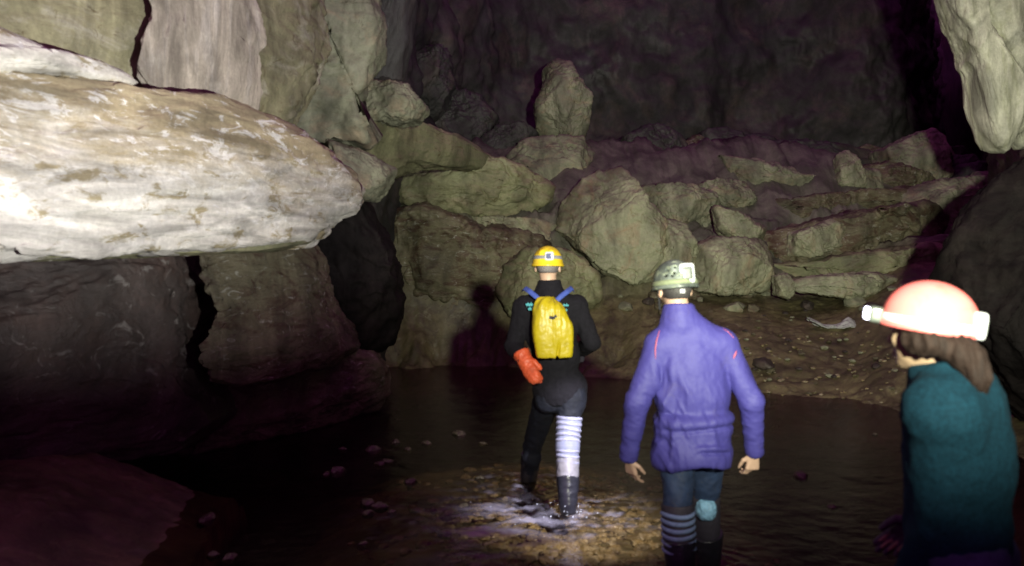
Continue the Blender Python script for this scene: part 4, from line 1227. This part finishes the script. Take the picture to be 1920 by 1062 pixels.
        for i in range(n):
            ww = w * math.sin(math.pi * (0.12 + 0.76 * i / (n - 1)))
            for a, b in ((-1, 0.004), (0, -0.001), (1, 0.004), (0, 0.008)): VV.append(C_[i] + np.array([a * ww / 2, b, 0]))
        Q_ = [[i * 4 + j, i * 4 + (j + 1) % 4, (i + 1) * 4 + (j + 1) % 4, (i + 1) * 4 + j] for i in range(n - 1) for j in range(4)]
        world_link('seam', np.array(VV), np.array(Q_), M['salmon'], root, label='salmon pink seam')
    seam([P(1234, 618, D), P(1227, 635, D), P(1224, 652, D), P(1224, 670, D)], 0.010)
    seam([P(1352, 615, D), P(1362, 622, D), P(1370, 632, D)], 0.008)
    seam([P(1374, 655, D), P(1371, 662, D), P(1368, 669, D)], 0.016)
    S = SDF(lo, hi, 0.007); legs(S, 0.010)
    S.ell(J['pel'], (0.140, 0.110, 0.11), T, 0.04); S.cut(J['pel'] + np.array([0, 0, -0.02]), (0, 0, 1)); S.cut(P(1270, 958, 4.4), (0, 0, -1), 0.01)
    cloth(root, 'trousers', S, M['trouser2'], lambda V: 0.010 * ridged(V * np.array([6, 6, 6]) + 1, 3) * sstep(0.2, 0.5, V[:, 2]) + 0.004 * fbm(V * 20, 2))
    for s in 'lr':
        S = SDF(J[s + 'a'] - 0.3, J[s + 'a'] + np.array([0.3, 0.42, 0.45]), 0.006)
        boot(root, S, J[s + 'a'], J[s + 'k'], T, 0.19, 0.078, mat=RUBBER)
    up = nrm(J['lk'] - J['la'])
    upr = nrm(J['rk'] - J['ra']); S = SDF(J['rk'] - 0.36, J['rk'] + 0.33, 0.006); S.cap(J['rk'] - upr * 0.24, J['rk'] + upr * 0.02, 0.072, 0.078, 0.01); cloth(root, 'gaiter', S, M['darkglove'])
    c0 = J['lk'] - up * 0.235; c1 = J['lk'] + up * 0.0
    S = SDF(J['lk'] - 0.33, J['lk'] + 0.33, 0.005); S.cap(c0, c1, 0.080, 0.084, 0.01); S.cut(c0, -up); S.cut(c1, up)
    kn = cloth(root, 'gaiter', S, M['darkglove'])
    for i in range(6):
        c = P(1270, 963 + i * 13.2, 4.35); c[0] = J['lk'][0] + (J['la'][0] - J['lk'][0]) * i / 9
        ring(root, c, up, 0.081, 0.0115, M['stripe_blue'], 'stripe', 0.008, 1.0, 0.005, kn, 1 + i * 0.4)
    # scuffed pale blue pad on the right calf
    cc = P(1326, 956, 4.52)
    S = SDF(cc - 0.16, cc + 0.16, 0.004); S.ell(cc + np.array([0, 0.045, 0]), (0.050, 0.075, 0.062), np.eye(3), 0.0, p=2.6)
    cloth(root, 'calf_pad', S, M['pad_blue'], lambda V: 0.007 * ridged(V * 26, 2))
    cap_hair(root, J['hd'], H, HAIR_D, -0.058)
    # chin strap down the left cheek
    a = J['hd'] + H @ np.array([-0.088, 0.0, 0.0]); b = J['hd'] + H @ np.array([-0.072, 0.055, -0.10])
    S = SDF(np.minimum(a, b) - 0.03, np.maximum(a, b) + 0.03, 0.0025); S.cap(a, b, 0.007, 0.006, 0)
    cloth(root, 'chin_strap', S, BLACKP)
    helmet(root, J['hd'], H, M['camo_shell'], M['strap_camo'], WHITEP, GREYW, LENS_OFF, sc=1.02,
           vents=[(-0.062, -0.12, 0.085, 0.010, 0.008), (-0.038, -0.13, 0.068, 0.007, 0.006), (-0.072, -0.11, 0.058, 0.007, 0.006), (-0.050, -0.12, 0.055, 0.006, 0.005), (0.06, -0.12, 0.09, 0.008, 0.008), (-0.03, -0.11, 0.098, 0.006, 0.006)],
           boxoff=0.026, box=(0.040, 0.012, 0.052), band_z=0.012, boxz=0.032)
    # rear buckle under the rim
    cb = J['hd'] + H @ np.array([0.0, -0.108, -0.022])
    S = SDF(cb - 0.05, cb + 0.05, 0.0025); S.ell(cb, (0.014, 0.008, 0.012), H, 0, p=5)
    cloth(root, 'buckle', S, SILVER)

M['salmon'] = plain('salmon_thread', (0.42, 0.10, 0.18), 0.6)
M['trouser2'] = plain('dark_teal_trousers', (0.018, 0.034, 0.085), 0.75, var=0.35, nscale=14, bump=0.5, bdist=0.004, dirt=0.5)
M['stripe_blue'] = plain('blue_grey_stripe', (0.20, 0.28, 0.48), 0.7, var=0.2, dirt=0.4)
M['pad_blue'] = plain('pale_blue_pad', (0.22, 0.42, 0.62), 0.6, var=0.4, nscale=30)
M['camo_shell'] = rock_material('mottled_grey_green_shell', (0.10, 0.12, 0.115), (0.15, 0.17, 0.15), (0.30, 0.34, 0.24), (0.55, 0.62), 5, 1.0, (0.3, 0.5), 0.1)
M['strap_camo'] = plain('olive_elastic', (0.22, 0.25, 0.15), 0.7, var=0.2)
person_two()

# ------------------------------------------------------------------ person 3: red helmet, at the right
def person_three():
    D = 2.5
    f = nrm((-0.80, 0.60, 0)); c = P(1788, 760, D)
    left = np.array([-f[1], f[0], 0])
    hf = nrm((-0.78, 1.0, 0.0))
    ls = c + left * 0.165; rs = c - left * 0.165
    pel = P(1795, 1000, D)
    J = dict(hd=P(1738, 620, D), nk=P(1772, 690, D), ls=ls, rs=rs, pel=pel,
             le=ls + np.array([-0.02, -0.02, -0.27]), lw=ls + np.array([-0.14, 0.10, -0.16]) * 1.0 + np.array([0.0, 0, -0.02]),
             re=rs + np.array([0.05, -0.02, -0.28]), rw=rs + np.array([-0.06, 0.16, -0.44]),
             lh=pel + left * 0.08 + np.array([0, 0, -0.05]), rh=pel - left * 0.08 + np.array([0, 0, -0.05]))
    J['le'] = ls + np.array([0.0, 0.02, -0.27]); J['lw'] = ls + np.array([-0.05, 0.10, -0.49]); J['re'] = rs + np.array([0.03, -0.01, -0.27])
    J['lk'] = J['lh'] + np.array([-0.05, 0.06, -0.40]); J['rk'] = J['rh'] + np.array([-0.02, 0.02, -0.40])
    J['la'] = J['lk'] + np.array([0.0, 0.0, -0.38]); J['ra'] = J['rk'] + np.array([0.03, -0.02, -0.38])
    for s in 'lr': J[s + 'a'][2] = -0.03
    base = P(1790, 1500, D); base[2] = -0.14
    hd_l = nrm(J['lw'] - J['le']); hd_r = nrm(J['rw'] - J['re'])
    hands = [lambda B: add_hand(B, J['lw'], hd_l, -left, (0, 0, 1), 0.5, 0.92), lambda B: add_hand(B, J['rw'], hd_r, left, f, 0.5, 0.92)]
    root, T, H, lo, hi, torso, arms, legs = person('caver at the right in a red helmet and teal fleece, head turned left, lamp lit', J, f, hf, dict(skin=SKIN2, hands=hands), h=0.006, base=base, build=0.86)
    S = SDF(lo, hi, 0.007); torso(S, 0.034); S.cap(ls, rs + 0, 0.085, 0.085, 0.08); S.ell(c + np.array([0.02, 0.0, -0.14]), (0.205, 0.135, 0.21), T, 0.06)
    for q in 'lr':
        S.cap(J[q + 's'] + np.array([0, 0, -0.03]) + (c - J[q + 's']) * 0.12, J[q + 'e'], 0.052, 0.050, 0.09); S.cap(J[q + 'e'], J[q + 'w'], 0.054, 0.042, 0.03)
    S.ell(pel + np.array([0, 0, 0.03]), (0.165, 0.13, 0.16), T, 0.05)
    S.cap(J['nk'] + np.array([0, 0, -0.07]), J['nk'] + np.array([0, 0, 0.07]), 0.100, 0.074, 0.03)
    S.cut(J['nk'] + np.array([0, 0, 0.040]), (-0.35, 0, 1), 0.004); S.ell(pel + np.array([0, 0, -0.14]), (0.165, 0.135, 0.16), T, 0.05); S.cut(pel + np.array([0, 0, -0.26]), (0, 0, -1))
    cloth(root, 'fleece', S, TEAL, lambda V: 0.014 * fbm(V * np.array([5, 5, 7]) + 7, 3) + 0.006 * fbm(V * 20, 3))
    S = SDF(lo, hi, 0.009); legs(S, 0.018); S.ell(J['pel'], (0.165, 0.13, 0.12), T, 0.04); S.cut(J['pel'] + np.array([0, 0, 0.02]), (0, 0, 1))
    cloth(root, 'trousers', S, NAVY, lambda V: 0.010 * ridged(V * 7, 3))
    for s in 'lr':
        S = SDF(J[s + 'a'] - 0.35, J[s + 'a'] + np.array([0.35, 0.42, 0.45]), 0.008)
        boot(root, S, J[s + 'a'], J[s + 'k'], T, 0.26, 0.066, mat=RUBBER)
    for s, dd, pal, sd in (('l', hd_l, -left, (0, 0, 1)), ('r', hd_r, left, f)):
        S = SDF(J[s + 'w'] - 0.2, J[s + 'w'] + 0.2, 0.0045); add_hand(S, J[s + 'w'], dd, pal, sd, 0.5, 1.02, 0.003)
        S.cap(J[s + 'w'] - dd * 0.03, J[s + 'w'], 0.034, 0.030, 0.01)
        cloth(root, 'glove', S, M['darkglove'])
    # hair: cap and ponytail blown back to the right
    hc = J['hd']
    cap_hair(root, hc, H, HAIR_B, -0.06)
    S = SDF(hc - 0.3, hc + 0.3, 0.005)
    L = lambda x, y, z: hc + H @ np.array([x, y, z])
    S.cap(L(-0.02, -0.085, -0.035), L(-0.03, -0.130, -0.065), 0.040, 0.042, 0.01)
    S.cap(L(-0.03, -0.130, -0.065), L(-0.03, -0.155, -0.115), 0.042, 0.036, 0.02)
    S.cap(L(-0.03, -0.155, -0.115), L(-0.02, -0.155, -0.170), 0.034, 0.014, 0.02)
    S.ell(L(-0.084, -0.010, -0.020), (0.018, 0.050, 0.046), H, 0.02); S.cap(L(-0.075, -0.05, -0.03), L(-0.03, -0.10, -0.045), 0.032, 0.036, 0.03)
    cloth(root, 'ponytail', S, HAIR_B, lambda V: 0.003 * np.sin(V[:, 0] * 260 + 4 * fbm(V * 12, 2)) + 0.005 * fbm(V * 30, 2))
    for sx in (-1, 1):
        e = SDF(L(sx * 0.031, 0.085, 0.008) - 0.03, L(sx * 0.031, 0.085, 0.008) + 0.03, 0.002); e.ell(L(sx * 0.031, 0.083, 0.008), (0.012, 0.012, 0.012), H, 0)
        cloth(root, 'eye', e, M['eye'])
    Hh = frame(nrm((-1.0, 0.30, 0.15)))
    helmet(root, hc + np.array([0, 0, 0.004]), Hh, M['red_shell'], STRAPW, WHITEP, GREYW, LENS_ON, sc=0.98, boxoff=-0.030, box=(0.035, 0.014, 0.040), band_z=0.006, brim=0.006, boxz=0.008, ridges=False)

M['eye'] = plain('eye', (0.6, 0.58, 0.55), 0.15)
M['red_shell'] = plain('red_helmet_plastic', (0.58, 0.13, 0.12), 0.4, var=0.06, nscale=14, coat=0.4, dirt=0.5)
person_three()

# ------------------------------------------------------------------ splash at the first man's boots
def splash():
    r = np.random.RandomState(3)
    S, Q = _CS[6]
    Vs, Qs, off = [], [], 0
    for k in range(60):
        if r.rand() < 0.6:
            a = r.uniform(0, 6.28); rad = abs(r.normal(0, 0.07)) + 0.07
            x, y = FEET[0][0][0] + rad * math.cos(a), FEET[0][0][1] + rad * math.sin(a)
            z = r.exponential(0.03)
        else:
            a = r.uniform(0, 6.28); rad = abs(r.normal(0, 0.30)) + 0.05
            x, y = 0.02 + rad * math.cos(a), 5.55 + rad * math.sin(a)
            z = r.exponential(0.012)
        s = r.uniform(0.0012, 0.0034)
        V = S * np.array([s, s, s * r.uniform(0.8, 2.0)]) + np.array([x, y, z + 0.005])
        Vs.append(V); Qs.append(Q + off); off += len(V)
    m = plain('splash_water', (0.7, 0.75, 0.85), 0.08, var=0.05)
    o = world_link('splash', np.concatenate(Vs), np.concatenate(Qs), m, label='droplets and spray thrown up round the first man\'s boots', category='splash')
    o['kind'] = 'stuff'
splash()
